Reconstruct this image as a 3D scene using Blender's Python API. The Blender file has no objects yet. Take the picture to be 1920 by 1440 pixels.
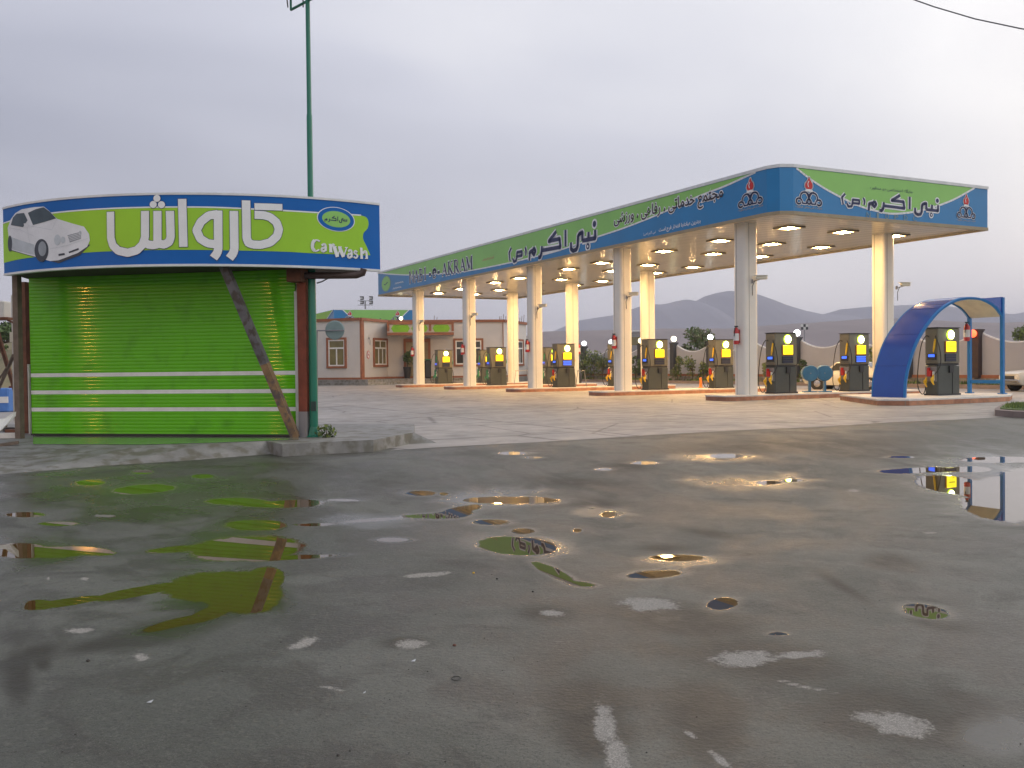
import bpy, math, random
import numpy as np
from mathutils import Vector, Matrix
from mathutils.geometry import tessellate_polygon
random.seed(7); RNG = np.random.default_rng(7)
SC = bpy.context.scene
COL = SC.collection
R = math.radians
# ------------------------------------------------------------------ camera
F, PITCH, ROLL, H = 1790.5, -0.0189, -0.0110, 1.35
FW = np.array([0, math.cos(PITCH), math.sin(PITCH)])
_u = np.cross([1, 0, 0], FW); _c, _s = math.cos(ROLL), math.sin(ROLL)
RT = _c*np.array([1., 0, 0])+_s*_u
UP = -_s*np.array([1., 0, 0])+_c*_u
CAM = np.array([0, 0, H])
cd = bpy.data.cameras.new('camera'); cam = bpy.data.objects.new('camera', cd); COL.objects.link(cam)
cd.sensor_width = 36; cd.lens = F/1920*36; cd.clip_start = .05; cd.clip_end = 20000
cam.matrix_world = Matrix(((RT[0], UP[0], -FW[0], 0), (RT[1], UP[1], -FW[1], 0), (RT[2], UP[2], -FW[2], H), (0, 0, 0, 1)))
SC.camera = cam
SC.render.engine = 'CYCLES'
SC.cycles.use_denoising = True
SC.cycles.sample_clamp_indirect = 6
SC.cycles.max_bounces = 6; SC.cycles.volume_bounces = 1
SC.view_settings.view_transform = 'Standard'; SC.view_settings.look = 'None'
SC.view_settings.gamma = 1; SC.view_settings.exposure = 0.35
# ------------------------------------------------------------------ sky
SUN_EL, SUN_AZ = R(14), R(60)          # sun azimuth from +Y towards +X
W = bpy.data.worlds.new("World"); SC.world = W; W.use_nodes = True
nt = W.node_tree; nt.nodes.clear(); L = nt.links
def N(t, **k):
    n = nt.nodes.new(t)
    for a, b in k.items(): setattr(n, a, b)
    return n
out = N('ShaderNodeOutputWorld'); bg = N('ShaderNodeBackground')
sky = N('ShaderNodeTexSky', sky_type='NISHITA', sun_disc=False)
sky.sun_elevation = SUN_EL; sky.sun_rotation = SUN_AZ; sky.air_density = 1.6; sky.dust_density = 3
tc = N('ShaderNodeTexCoord'); sep = N('ShaderNodeSeparateXYZ'); L.new(tc.outputs['Generated'], sep.inputs[0])
def M(op, a, b=None, c=None, clamp=False):
    n = N('ShaderNodeMath', operation=op, use_clamp=clamp)
    for i, v in enumerate((a, b, c)):
        if v is None: continue
        if isinstance(v, (int, float)): n.inputs[i].default_value = v
        else: L.new(v, n.inputs[i])
    return n.outputs[0]
zz = M('MAXIMUM', sep.outputs[2], 0.0)
den = M('ADD', zz, 0.55)
cx = M('DIVIDE', sep.outputs[0], den); cy = M('DIVIDE', sep.outputs[1], den)
cmb = N('ShaderNodeCombineXYZ'); L.new(M('MULTIPLY', cx, 0.75), cmb.inputs[0]); L.new(cy, cmb.inputs[1]); L.new(M('MULTIPLY', zz, 1.3), cmb.inputs[2])
n1 = N('ShaderNodeTexNoise'); n1.inputs['Scale'].default_value = 1.7; n1.inputs['Detail'].default_value = 4; n1.inputs['Roughness'].default_value = .42; n1.inputs['Distortion'].default_value = .6
L.new(cmb.outputs[0], n1.inputs['Vector'])
# brightness grows towards the right, where the sun stands behind the cloud
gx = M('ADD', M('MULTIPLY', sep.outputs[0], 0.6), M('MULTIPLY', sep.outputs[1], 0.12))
gx = M('ADD', gx, M('MULTIPLY', M('MAXIMUM', M('MULTIPLY', sep.outputs[1], -1.0), 0.0), 0.55))  # extra brightness added to the unseen sky behind the camera, lighting the sign fronts
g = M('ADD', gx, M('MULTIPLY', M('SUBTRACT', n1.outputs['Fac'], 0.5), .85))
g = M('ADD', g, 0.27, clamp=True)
rp = N('ShaderNodeValToRGB'); e = rp.color_ramp.elements
e[0].position = .0; e[0].color = (.235, .248, .32, 1); e[1].position = .88; e[1].color = (.79, .775, .77, 1)
m_ = rp.color_ramp.elements.new(.40); m_.color = (.43, .437, .505, 1)
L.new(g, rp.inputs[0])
# low band near the horizon: mauve
hz = M('SUBTRACT', 1.0, M('MULTIPLY', zz, 6.0), clamp=True)
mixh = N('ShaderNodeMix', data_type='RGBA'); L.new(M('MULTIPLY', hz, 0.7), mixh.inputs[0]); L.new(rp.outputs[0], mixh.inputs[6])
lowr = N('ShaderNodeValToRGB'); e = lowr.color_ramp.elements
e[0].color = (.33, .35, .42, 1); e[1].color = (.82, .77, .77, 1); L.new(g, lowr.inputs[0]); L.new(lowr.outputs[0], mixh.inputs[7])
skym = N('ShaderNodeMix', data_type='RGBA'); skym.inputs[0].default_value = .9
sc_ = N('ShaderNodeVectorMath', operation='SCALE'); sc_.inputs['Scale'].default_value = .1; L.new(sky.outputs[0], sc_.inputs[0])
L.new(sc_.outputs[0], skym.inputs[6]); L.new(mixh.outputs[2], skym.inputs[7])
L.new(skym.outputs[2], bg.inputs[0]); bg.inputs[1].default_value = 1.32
L.new(bg.outputs[0], out.inputs[0])
sl = bpy.data.lights.new('sun', 'SUN'); sl.energy = .5; sl.angle = R(20); sl.color = (1, .93, .86)
so = bpy.data.objects.new('sun', sl); COL.objects.link(so)
sd = Vector((math.sin(SUN_AZ)*math.cos(R(35)), math.cos(SUN_AZ)*math.cos(R(35)), math.sin(R(35))))
so.rotation_euler = sd.to_track_quat('Z', 'Y').to_euler()

# ------------------------------------------------------------------ projection helpers (photo pixels, 1920 wide)
def ray(x, y): return FW+(x-960)/F*RT-(y-720)/F*UP
def G(x, y, z=0.):
    d = ray(x, y); return CAM+d*((z-H)/d[2])
def onpl(x, y, P, n):
    d = ray(x, y); n = np.asarray(n, float); return CAM+d*(np.dot(np.asarray(P)-CAM, n)/np.dot(d, n))
def atY(x, y, Y):
    d = ray(x, y); return CAM+d*(Y/d[1])
def px(P):
    q = np.asarray(P, float)-CAM; z = q@FW
    return 960+F*(q@RT)/z, 720-F*(q@UP)/z

# the asphalt yard falls away from the forecourt edge towards the photographer
_e0, _e1 = G(730, 845), G(1920, 780); _ed = (_e1-_e0)/np.linalg.norm(_e1-_e0); _en = np.array([_ed[1], -_ed[0]])
def zg(X, Y):
    t = np.clip(((X-_e0[0])*_en[0]+(Y-_e0[1])*_en[1]-.3)/5.5, 0, 1); k = np.clip(.62+(np.asarray(X)+4)*.07, .5, 1)
    return -.46*t*t*(3-2*t)*k
def Gs(x, y):
    z = 0.
    for _ in range(12): p = G(x, y, z); z = float(zg(p[0], p[1]))
    return G(x, y, z)
# ------------------------------------------------------------------ materials
MATS = {}
def mat(name, col, rough=.6, metal=0., var=.12, scale=3., bump=0., bscale=40., emit=None, es=0., spec=.5, coat=0., dirt=None, col2=None, c2lo=.5, c2hi=.65, cr=.15):
    m = bpy.data.materials.new(name); m.use_nodes = True; t = m.node_tree; ns = t.nodes; lk = t.links
    b = ns['Principled BSDF']; b.inputs['Roughness'].default_value = rough; b.inputs['Metallic'].default_value = metal
    b.inputs['Specular IOR Level'].default_value = spec; b.inputs['Coat Weight'].default_value = coat; b.inputs['Coat Roughness'].default_value = cr
    tcd = ns.new('ShaderNodeTexCoord'); nz = ns.new('ShaderNodeTexNoise'); nz.inputs['Scale'].default_value = scale; nz.inputs['Detail'].default_value = 6
    nz.inputs['Roughness'].default_value = .65
    lk.new(tcd.outputs['Object'], nz.inputs['Vector'])
    rp = ns.new('ShaderNodeValToRGB'); e = rp.color_ramp.elements
    e[0].position = .3; e[1].position = .7
    e[0].color = tuple(max(0, c*(1-var)) for c in col)+(1,); e[1].color = tuple(min(1, c*(1+var)) for c in col)+(1,)
    lk.new(nz.outputs['Fac'], rp.inputs[0]); last = rp.outputs[0]
    if col2:
        n2 = ns.new('ShaderNodeTexNoise'); n2.inputs['Scale'].default_value = scale*1.7; n2.inputs['Detail'].default_value = 8
        lk.new(tcd.outputs['Object'], n2.inputs['Vector'])
        mr = ns.new('ShaderNodeMapRange'); mr.inputs[1].default_value = c2lo; mr.inputs[2].default_value = c2hi; lk.new(n2.outputs['Fac'], mr.inputs[0])
        mx = ns.new('ShaderNodeMix'); mx.data_type = 'RGBA'; lk.new(mr.outputs[0], mx.inputs[0]); lk.new(last, mx.inputs[6]); mx.inputs[7].default_value = tuple(col2)+(1,)
        last = mx.outputs[2]
    lk.new(last, b.inputs['Base Color'])
    mr = ns.new('ShaderNodeMapRange'); mr.inputs[3].default_value = max(.02, rough*.8); mr.inputs[4].default_value = min(1, rough*1.2)
    lk.new(nz.outputs['Fac'], mr.inputs[0]); lk.new(mr.outputs[0], b.inputs['Roughness'])
    if bump:
        nb = ns.new('ShaderNodeTexNoise'); nb.inputs['Scale'].default_value = bscale; nb.inputs['Detail'].default_value = 4; lk.new(tcd.outputs['Object'], nb.inputs['Vector'])
        bp = ns.new('ShaderNodeBump'); bp.inputs['Strength'].default_value = bump; bp.inputs['Distance'].default_value = .02
        lk.new(nb.outputs['Fac'], bp.inputs['Height']); lk.new(bp.outputs[0], b.inputs['Normal'])
    if emit:
        b.inputs['Emission Color'].default_value = tuple(emit)+(1,); b.inputs['Emission Strength'].default_value = es
    MATS[name] = m; return m
def lin(r, g, b):
    f = lambda c: ((c/255+.055)/1.055)**2.4 if c > 10 else c/255/12.92
    return (f(r), f(g), f(b))
mat('sign_blue', lin(12, 124, 184), .35, var=.08, scale=.7, coat=.2)
mat('sign_blue_kiosk', lin(0, 100, 182), .45, var=.08, scale=.9, spec=.3)
mat('sign_green', lin(138, 200, 98), .4, var=.07, scale=.6, coat=.2)
mat('sign_lime', lin(160, 212, 56), .45, var=.07, scale=.9, spec=.3)
mat('sign_white', (.84, .86, .87), .45, var=.05)
mat('sign_navy', lin(38, 48, 92), .45, var=.1)
mat('sign_dark', lin(48, 34, 42), .45, var=.1)
mat('sign_red', lin(205, 40, 44), .45, var=.08)
mat('sign_pink', lin(190, 160, 120), .5, var=.1)
mat('sign_grey', lin(130, 150, 150), .5, var=.1)
mat('column_white', (.80, .77, .69), .32, var=.04, scale=1.2, coat=.25)
mat('groove', (.12, .11, .1), .7)
mat('trim_tan', (.34, .28, .18), .5)
mat('trim_white', (.72, .74, .74), .5)
mat('fixture', (.2, .18, .14), .5)
mat('lamp_glow', (1, .9, .7), .4, emit=(1., .60, .24), es=195, var=0)
mat('pump_base', lin(72, 76, 72), .38, var=.12, scale=2.2, metal=.1, coat=.15)
mat('pump_top', lin(118, 115, 102), .36, var=.07, scale=2, metal=.3)
mat('black_rubber', (.022, .022, .022), .5)
mat('black_plastic', (.03, .03, .032), .35)
mat('disp_yellow', (.8, .7, .02), .4, emit=(1., .80, .01), es=1.3, var=0)
mat('disp_text', (.25, .2, .02), .5)
mat('disp_orange', (.4, .15, .02), .45)
mat('disp_blue', (.05, .1, .6), .3, emit=(.05, .16, 1.), es=1.1, var=0)
mat('disp_dim', (.035, .04, .075), .25, var=.2)
mat('pump_lamp', (.9, 1, .5), .4, emit=(.97, 1., .62), es=22, var=0)
mat('pump_lamp_edge', (.6, .9, .1), .4, emit=(.62, .95, .05), es=2.2, var=0)
mat('plastic_red', (.45, .02, .015), .35)
mat('plastic_yellow', (.75, .47, .02), .4)
mat('plastic_green', (.03, .25, .12), .4)
mat('plastic_purple', (.10, .08, .35), .4)
mat('ext_red', (.48, .012, .01), .3, coat=.3)
mat('label_white', (.7, .7, .68), .5)
mat('arch_blue', lin(28, 78, 165), .22, var=.1, scale=1.1, coat=.5)
mat('arch_rim', lin(30, 115, 180), .35, var=.08)
mat('arch_lining', (.62, .58, .45), .6)
mat('cam_white', (.62, .6, .5), .4)
mat('stone_top', (.66, .63, .58), .6, var=.12, scale=5)
mat('shutter_green', lin(98, 188, 0), .42, col2=lin(84, 164, 6), c2lo=.52, c2hi=.72, var=.06, scale=1.5, coat=.45, spec=.3, cr=.06)
mat('shutter_white', (.8, .8, .78), .4, coat=.4, cr=.08)
mat('rust', (.16, .065, .035), .7, var=.35, scale=6, bump=.3, bscale=60)
mat('rust_red', (.21, .05, .025), .65, var=.3, scale=5, bump=.2)
mat('brace_metal', (.32, .31, .33), .5, var=.2, scale=4, col2=(.2, .17, .15), c2lo=.5, c2hi=.6)
mat('brace_rust', (.27, .17, .09), .6, var=.3, scale=4, col2=(.13, .10, .09), c2lo=.5, c2hi=.6)
mat('old_wood', (.17, .13, .10), .8, var=.3, scale=5, bump=.3)
mat('dark_soffit', (.05, .04, .035), .8, var=.3)
mat('brown_pipe', (.07, .045, .04), .5)
mat('pole_green', lin(8, 112, 88), .4, var=.12, scale=2.5, coat=.2)
mat('pole_dark', (.02, .05, .04), .5)
mat('jamb_white', (.52, .51, .47), .5)
mat('concrete', (.24, .235, .22), .55, var=.3, scale=2.5, bump=.3, bscale=25, col2=(.15, .14, .11), c2lo=.48, c2hi=.62)
mat('wet_tile', (.2, .22, .17), .12, var=.25, scale=4)
mat('wall_plaster', (.42, .44, .49), .8, var=.06, scale=.8, bump=.1)
mat('building_wall', (.62, .59, .56), .8, var=.07, scale=.5, bump=.1)
mat('brick_trim', (.30, .115, .06), .7, var=.2, scale=3)
mat('window_frame', (.78, .77, .74), .45)
mat('glass_dark', (.05, .05, .045), .08, var=.3, scale=.6)
mat('glass_olive', (.2, .17, .08), .15, var=.3, scale=.7)
mat('interior', (.34, .28, .18), .9, var=.3, scale=1)
mat('pillar_dark', (.05, .055, .06), .6, var=.2)
mat('pillar_red', (.05, .03, .03), .6, var=.2)
mat('globe_white', (1, 1, 1), .4, emit=(.93, 1., .98), es=5, var=0)
mat('globe_warm', (1, 1, .8), .4, emit=(1., .93, .55), es=5, var=0)
mat('globe_red', (1, .3, .1), .4, emit=(1., .09, .03), es=2.6, var=0)
mat('globe_amber', (1, .6, .2), .4, emit=(1., .42, .06), es=650, var=0)
mat('car_white', (.62, .6, .52), .3, coat=.5, var=.03)
mat('chrome', (.5, .5, .5), .2, metal=1)
mat('tyre', (.02, .02, .02), .75)
mat('bin_blue', lin(52, 110, 150), .45, var=.15)
mat('orange', (.7, .22, .03), .5)
mat('soil', (.10, .075, .05), .95, var=.3, scale=1, bump=.4, bscale=10)
mat('kerb_stone', (.25, .2, .18), .75, var=.25, scale=1.4, bump=.2)
mat('grass', (.07, .12, .025), .9, var=.4, scale=8)
for nm, c in (('leaf_a', (.10, .16, .045)), ('leaf_b', (.19, .24, .05)), ('leaf_c', (.06, .10, .035)), ('leaf_d', (.21, .215, .11))):
    mat(nm, c, .6, var=.35, scale=1.5)
mat('bark', (.09, .06, .045), .9, var=.3)
mat('white_sheet', (.66, .66, .62), .6, var=.05)
mat('van_blue', lin(70, 120, 190), .4)
mat('van_red', (.16, .03, .02), .4)
mat('metal_grey', (.25, .25, .26), .45, metal=.5)
mat('cable', (.1, .1, .11), .6)
mat('dry_hill', (.2, .17, .09), .95, var=.3, scale=.15, col2=(.08, .1, .03))
mat('yellow_band', lin(130, 190, 40), .5)

# brick-like stone sides for the islands
def brick_mat(name, c1, c2, mortar, sx, sy, rough=.6):
    m = bpy.data.materials.new(name); m.use_nodes = True; t = m.node_tree; ns = t.nodes; lk = t.links; b = ns['Principled BSDF']
    b.inputs['Roughness'].default_value = rough
    tcd = ns.new('ShaderNodeTexCoord'); mp = ns.new('ShaderNodeMapping'); lk.new(tcd.outputs['Object'], mp.inputs[0])
    sp = ns.new('ShaderNodeSeparateXYZ'); lk.new(mp.outputs[0], sp.inputs[0]); ad = ns.new('ShaderNodeMath'); ad.operation = 'ADD'
    lk.new(sp.outputs[0], ad.inputs[0]); lk.new(sp.outputs[1], ad.inputs[1]); cb = ns.new('ShaderNodeCombineXYZ'); lk.new(ad.outputs[0], cb.inputs[0]); lk.new(sp.outputs[2], cb.inputs[1])
    br = ns.new('ShaderNodeTexBrick'); br.inputs['Color1'].default_value = c1+(1,); br.inputs['Color2'].default_value = c2+(1,); br.inputs['Mortar'].default_value = mortar+(1,)
    br.inputs['Scale'].default_value = 1; br.inputs['Brick Width'].default_value = sx; br.inputs['Row Height'].default_value = sy; br.inputs['Mortar Size'].default_value = .008; br.offset = 0
    lk.new(cb.outputs[0], br.inputs['Vector'])
    nz = ns.new('ShaderNodeTexNoise'); nz.inputs['Scale'].default_value = 5; nz.inputs['Detail'].default_value = 6; lk.new(tcd.outputs['Object'], nz.inputs['Vector'])
    mx = ns.new('ShaderNodeMix'); mx.data_type = 'RGBA'; mx.blend_type = 'MULTIPLY'; mx.inputs[0].default_value = .6
    rp = ns.new('ShaderNodeValToRGB'); rp.color_ramp.elements[0].position = .3; rp.color_ramp.elements[0].color = (.45, .45, .45, 1); rp.color_ramp.elements[1].position = .65
    lk.new(nz.outputs['Fac'], rp.inputs[0]); lk.new(br.outputs[0], mx.inputs[6]); lk.new(rp.outputs[0], mx.inputs[7]); lk.new(mx.outputs[2], b.inputs['Base Color'])
    MATS[name] = m
brick_mat('stone_side', (.56, .27, .15), (.46, .20, .11), (.4, .28, .2), .55, .4)

# ------------------------------------------------------------------ mesh builder
XF = {}                                        # parent object -> (loc, rz) world transform of its local frame
class MB:
    def __init__(s): s.v = []; s.f = []; s.m = []; s.mats = []; s.smooth = False
    def mi(s, m):
        if m not in s.mats: s.mats.append(m)
        return s.mats.index(m)
    def add(s, vs, fs, m):
        o = len(s.v); s.v += [tuple(float(c) for c in p) for p in vs]; k = s.mi(m)
        for f in fs: s.f.append([i+o for i in f]); s.m.append(k)
        return s
    def box(s, c, size, m, rz=0., rx=0., ry=0.):
        x, y, z = (q/2 for q in size); rm = Matrix.Rotation(rz, 3, 'Z') @ Matrix.Rotation(ry, 3, 'Y') @ Matrix.Rotation(rx, 3, 'X')
        vs = [rm @ Vector((a*x, b*y, d*z)) for a in (-1, 1) for b in (-1, 1) for d in (-1, 1)]
        vs = [(p.x+c[0], p.y+c[1], p.z+c[2]) for p in vs]
        return s.add(vs, [(0, 1, 3, 2), (4, 6, 7, 5), (0, 4, 5, 1), (2, 3, 7, 6), (0, 2, 6, 4), (1, 5, 7, 3)], m)
    def bbox(s, c, size, m, bev=.02, rz=0.):
        # box with chamfered vertical and horizontal edges
        x, y, z = (q/2 for q in size); b = min(bev, x*.9, y*.9, z*.9)
        cs, sn = math.cos(rz), math.sin(rz)
        ring = lambda ix, iy, zz, bb: [(sx*(ix)-(sx*bb if k else 0), sy*iy-(0 if k else sy*bb), zz) for sx, sy, k in
                                       ((1, -1, 0), (1, 1, 0), (1, 1, 1), (-1, 1, 1), (-1, 1, 0), (-1, -1, 0), (-1, -1, 1), (1, -1, 1))]
        rings = [ring(x-b, y-b, -z, b*.5), ring(x, y, -z+b, b), ring(x, y, z-b, b), ring(x-b, y-b, z, b*.5)]
        vs = [(p[0]*cs-p[1]*sn+c[0], p[0]*sn+p[1]*cs+c[1], p[2]+c[2]) for r in rings for p in r]
        fs = [[i*8+j, i*8+(j+1) % 8, (i+1)*8+(j+1) % 8, (i+1)*8+j] for i in range(3) for j in range(8)]
        fs += [list(range(7, -1, -1)), list(range(24, 32))]
        return s.add(vs, fs, m)
    def tube(s, pts, r, m, n=10, cap=True):
        pts = [np.asarray(p, float) for p in pts]; rs = r if isinstance(r, (list, tuple)) else [r]*len(pts)
        vs = []; prev = None
        for i, p in enumerate(pts):
            t = pts[min(i+1, len(pts)-1)]-pts[max(i-1, 0)]; t = t/(np.linalg.norm(t)+1e-9)
            if prev is None:
                a = np.array([0, 0, 1.]) if abs(t[2]) < .9 else np.array([1., 0, 0])
                a = np.cross(t, a)
            else: a = prev-t*np.dot(prev, t)
            a = a/np.linalg.norm(a); prev = a; b = np.cross(t, a)
            vs += [p+rs[i]*(math.cos(2*math.pi*k/n)*a+math.sin(2*math.pi*k/n)*b) for k in range(n)]
        fs = [[i*n+k, i*n+(k+1) % n, (i+1)*n+(k+1) % n, (i+1)*n+k] for i in range(len(pts)-1) for k in range(n)]
        if cap: fs += [list(range(n-1, -1, -1)), [len(vs)-n+k for k in range(n)]]
        return s.add(vs, fs, m)
    def lathe(s, c, prof, m, n=20, axis='z'):
        vs = []
        for r, h in prof:
            for k in range(n):
                a = 2*math.pi*k/n; p = (r*math.cos(a), r*math.sin(a), h)
                if axis == 'y': p = (p[0], p[2], p[1])
                if axis == 'x': p = (p[2], p[0], p[1])
                vs.append((p[0]+c[0], p[1]+c[1], p[2]+c[2]))
        fs = [[i*n+k, i*n+(k+1) % n, (i+1)*n+(k+1) % n, (i+1)*n+k] for i in range(len(prof)-1) for k in range(n)]
        fs += [list(range(n-1, -1, -1)), [len(vs)-n+k for k in range(n)]]
        return s.add(vs, fs, m)
    def sphere(s, c, r, m, n=14):
        return s.lathe(c, [(max(1e-3, r*math.sin(math.pi*i/10)), -r*math.cos(math.pi*i/10)) for i in range(11)], m, n)
    def prism(s, poly, z0, z1, m, mtop=None):
        n = len(poly); vs = [(p[0], p[1], z0) for p in poly]+[(p[0], p[1], z1) for p in poly]
        s.add(vs, [[i, (i+1) % n, n+(i+1) % n, n+i] for i in range(n)], m)
        s.add([(p[0], p[1], z1) for p in poly], [list(range(n))], mtop or m)
        s.add([(p[0], p[1], z0) for p in poly], [list(range(n-1, -1, -1))], m)
        return s
    def quad(s, a, b, c, d, m): return s.add([a, b, c, d], [(0, 1, 2, 3)], m)
    def tris(s, T, m):
        vs = [p for t in T for p in t]; return s.add(vs, [(3*i, 3*i+1, 3*i+2) for i in range(len(T))], m)
    def build(s, name, parent=None, space='w', smooth=None, fixn=True):
        me = bpy.data.meshes.new(name); v = np.array(s.v, float).reshape(-1, 3)
        if parent is not None and space == 'w':
            loc, rz = XF[parent.name]; v = v-np.array(loc); c, sn = math.cos(-rz), math.sin(-rz)
            v = np.stack([v[:, 0]*c-v[:, 1]*sn, v[:, 0]*sn+v[:, 1]*c, v[:, 2]], 1)
        me.from_pydata(v.tolist(), [], s.f)
        for m in s.mats: me.materials.append(MATS[m])
        me.polygons.foreach_set('material_index', s.m)
        if s.smooth if smooth is None else smooth:
            me.polygons.foreach_set('use_smooth', [True]*len(me.polygons))
            try: me.set_sharp_from_angle(angle=R(40))
            except Exception: pass
        me.validate(); me.update()
        o = bpy.data.objects.new(name, me); COL.objects.link(o)
        if parent is not None:
            o.parent = parent; XF[o.name] = XF[parent.name]
        else: XF[o.name] = ((0, 0, 0), 0)
        return o
def tag(o, label=None, cat=None, group=None, kind=None):
    if label: o['label'] = label
    if cat: o['category'] = cat
    if group: o['group'] = group
    if kind: o['kind'] = kind
    return o
def thing(name, label, cat, loc, rz=0., group=None):
    o = bpy.data.objects.new(name, None); COL.objects.link(o); o.empty_display_size = .2
    o.location = tuple(float(c) for c in loc); o.rotation_euler = (0, 0, rz); XF[o.name] = (tuple(float(c) for c in loc), rz)
    return tag(o, label, cat, group)
def dup(root, loc, rz=None, label=None, scale=None):
    r = root.copy(); COL.objects.link(r); r.location = tuple(float(c) for c in loc)
    if rz is not None: r.rotation_euler = (0, 0, rz)
    if scale: r.scale = scale
    if label: r['label'] = label
    for ch in list(root.children):
        c = ch.copy(); COL.objects.link(c); c.parent = r
        for g_ in list(ch.children):
            d = g_.copy(); COL.objects.link(d); d.parent = c
    return r

# ------------------------------------------------------------------ 2D artwork on surfaces
class Flat:
    def __init__(s, P, a): s.P = np.array(P, float); s.a = np.array(a, float); s.n = np.cross(s.a, [0, 0, 1.]); s.L = 1e9
    def st(s, x, y):
        p = onpl(x, y, s.P, s.n)-s.P; return (float(p@s.a), float(p[2]))
    def to(s, q, off): return s.P+s.a*q[0]+np.array([0, 0, q[1]])+s.n*off
class Arc:
    def __init__(s, c, r): s.c = np.array(c, float); s.r = r; s.L = .16
    def st(s, x, y):
        d = ray(x, y); o = CAM[:2]-s.c; A = d[0]**2+d[1]**2; B = 2*(o@d[:2]); C = o@o-s.r**2
        t = (-B-math.sqrt(max(0, B*B-4*A*C)))/(2*A); p = CAM+d*t
        return (float(math.atan2(p[0]-s.c[0], -(p[1]-s.c[1]))*s.r), float(p[2]))
    def to(s, q, off):
        a = q[0]/s.r; r = s.r+off; return np.array([s.c[0]+r*math.sin(a), s.c[1]-r*math.cos(a), q[1]])
def poly_tris(poly):
    t = tessellate_polygon([[Vector((p[0], p[1], 0)) for p in poly]])
    return [[poly[i] for i in f] for f in t]
def split(T, Lm):
    for _ in range(7):
        out_ = []; ch = False
        for t in T:
            mid = []
            for i in range(3):
                a, b = t[i], t[(i+1) % 3]
                mid.append(((a[0]+b[0])/2, (a[1]+b[1])/2) if abs(a[0]-b[0]) > Lm else None)
            k = [i for i in range(3) if mid[i]]
            if not k: out_.append(t); continue
            ch = True
            if len(k) == 3: out_ += [[t[0], mid[0], mid[2]], [mid[0], t[1], mid[1]], [mid[2], mid[1], t[2]], [mid[0], mid[1], mid[2]]]
            elif len(k) == 1:
                i = k[0]; out_ += [[t[i], mid[i], t[(i+2) % 3]], [mid[i], t[(i+1) % 3], t[(i+2) % 3]]]
            else:
                i = [j for j in range(3) if not mid[j]][0]      # edge i not split
                a, b, c = t[i], t[(i+1) % 3], t[(i+2) % 3]; mb_, mc = mid[(i+1) % 3], mid[(i+2) % 3]
                out_ += [[a, b, mb_], [a, mb_, mc], [mc, mb_, c]]
        T = out_
        if not ch: break
    return T
def put(mb, S, T, m, off):
    T = split(T, S.L); out_ = []
    for t in T:
        ar = (t[1][0]-t[0][0])*(t[2][1]-t[0][1])-(t[2][0]-t[0][0])*(t[1][1]-t[0][1])
        if abs(ar) < 1e-9: continue
        if ar < 0: t = [t[0], t[2], t[1]]
        out_.append([S.to(q, off) for q in t])
    mb.tris(out_, m)
def rib(pts, w, closed=False):
    """triangles of a stroke of width w with round-ish joins"""
    T = []; n = len(pts); idx = range(n if closed else n-1)
    for i in idx:
        a, b = np.array(pts[i], float), np.array(pts[(i+1) % n], float); d = b-a; l = np.linalg.norm(d)
        if l < 1e-6: continue
        d /= l; p = np.array([-d[1], d[0]])*w/2
        T += [[tuple(a+p), tuple(a-p), tuple(b-p)], [tuple(a+p), tuple(b-p), tuple(b+p)]]
    for i in range(0 if closed else 1, n if closed else n-1): T += disc(pts[i], w/2, w/2, 8)
    return T
def disc(c, rx, ry, n=24, tilt=0.):
    ct, s_ = math.cos(tilt), math.sin(tilt)
    P = [(c[0]+rx*math.cos(2*math.pi*k/n)*ct-ry*math.sin(2*math.pi*k/n)*s_, c[1]+rx*math.cos(2*math.pi*k/n)*s_+ry*math.sin(2*math.pi*k/n)*ct) for k in range(n)]
    return [[c, P[k], P[(k+1) % n]] for k in range(n)]
def smooth(pts, n=4):
    out_ = []
    P = [np.array(p, float) for p in pts]; P = [2*P[0]-P[1]]+P+[2*P[-1]-P[-2]]
    for i in range(1, len(P)-2):
        for k in range(n):
            t = k/n; a, b, c, d = P[i-1], P[i], P[i+1], P[i+2]
            out_.append(tuple(.5*((2*b)+(-a+c)*t+(2*a-5*b+4*c-d)*t*t+(-a+3*b-3*c+d)*t**3)))
    out_.append(tuple(P[-2])); return out_
FORMS = {'ا': (0xFE8D, 0xFE8E), 'ب': (0xFE8F, 0xFE90, 0xFE91, 0xFE92), 'ت': (0xFE95, 0xFE96, 0xFE97, 0xFE98), 'ج': (0xFE9D, 0xFE9E, 0xFE9F, 0xFEA0),
 'خ': (0xFEA5, 0xFEA6, 0xFEA7, 0xFEA8), 'د': (0xFEA9, 0xFEAA), 'ر': (0xFEAD, 0xFEAE), 'ز': (0xFEAF, 0xFEB0), 'س': (0xFEB1, 0xFEB2, 0xFEB3, 0xFEB4),
 'ش': (0xFEB5, 0xFEB6, 0xFEB7, 0xFEB8), 'ص': (0xFEB9, 0xFEBA, 0xFEBB, 0xFEBC), 'ظ': (0xFEC5, 0xFEC6, 0xFEC7, 0xFEC8), 'ع': (0xFEC9, 0xFECA, 0xFECB, 0xFECC),
 'ف': (0xFED1, 0xFED2, 0xFED3, 0xFED4), 'ک': (0xFB8E, 0xFB8F, 0xFB90, 0xFB91), 'گ': (0xFB92, 0xFB93, 0xFB94, 0xFB95), 'ل': (0xFEDD, 0xFEDE, 0xFEDF, 0xFEE0), 'م': (0xFEE1, 0xFEE2, 0xFEE3, 0xFEE4),
 'ن': (0xFEE5, 0xFEE6, 0xFEE7, 0xFEE8), 'و': (0xFEED, 0xFEEE), 'ه': (0xFEE9, 0xFEEA, 0xFEEB, 0xFEEC), 'ی': (0xFBFC, 0xFBFD, 0xFBFE, 0xFBFF), 'پ': (0xFB56, 0xFB57, 0xFB58, 0xFB59)}
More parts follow.
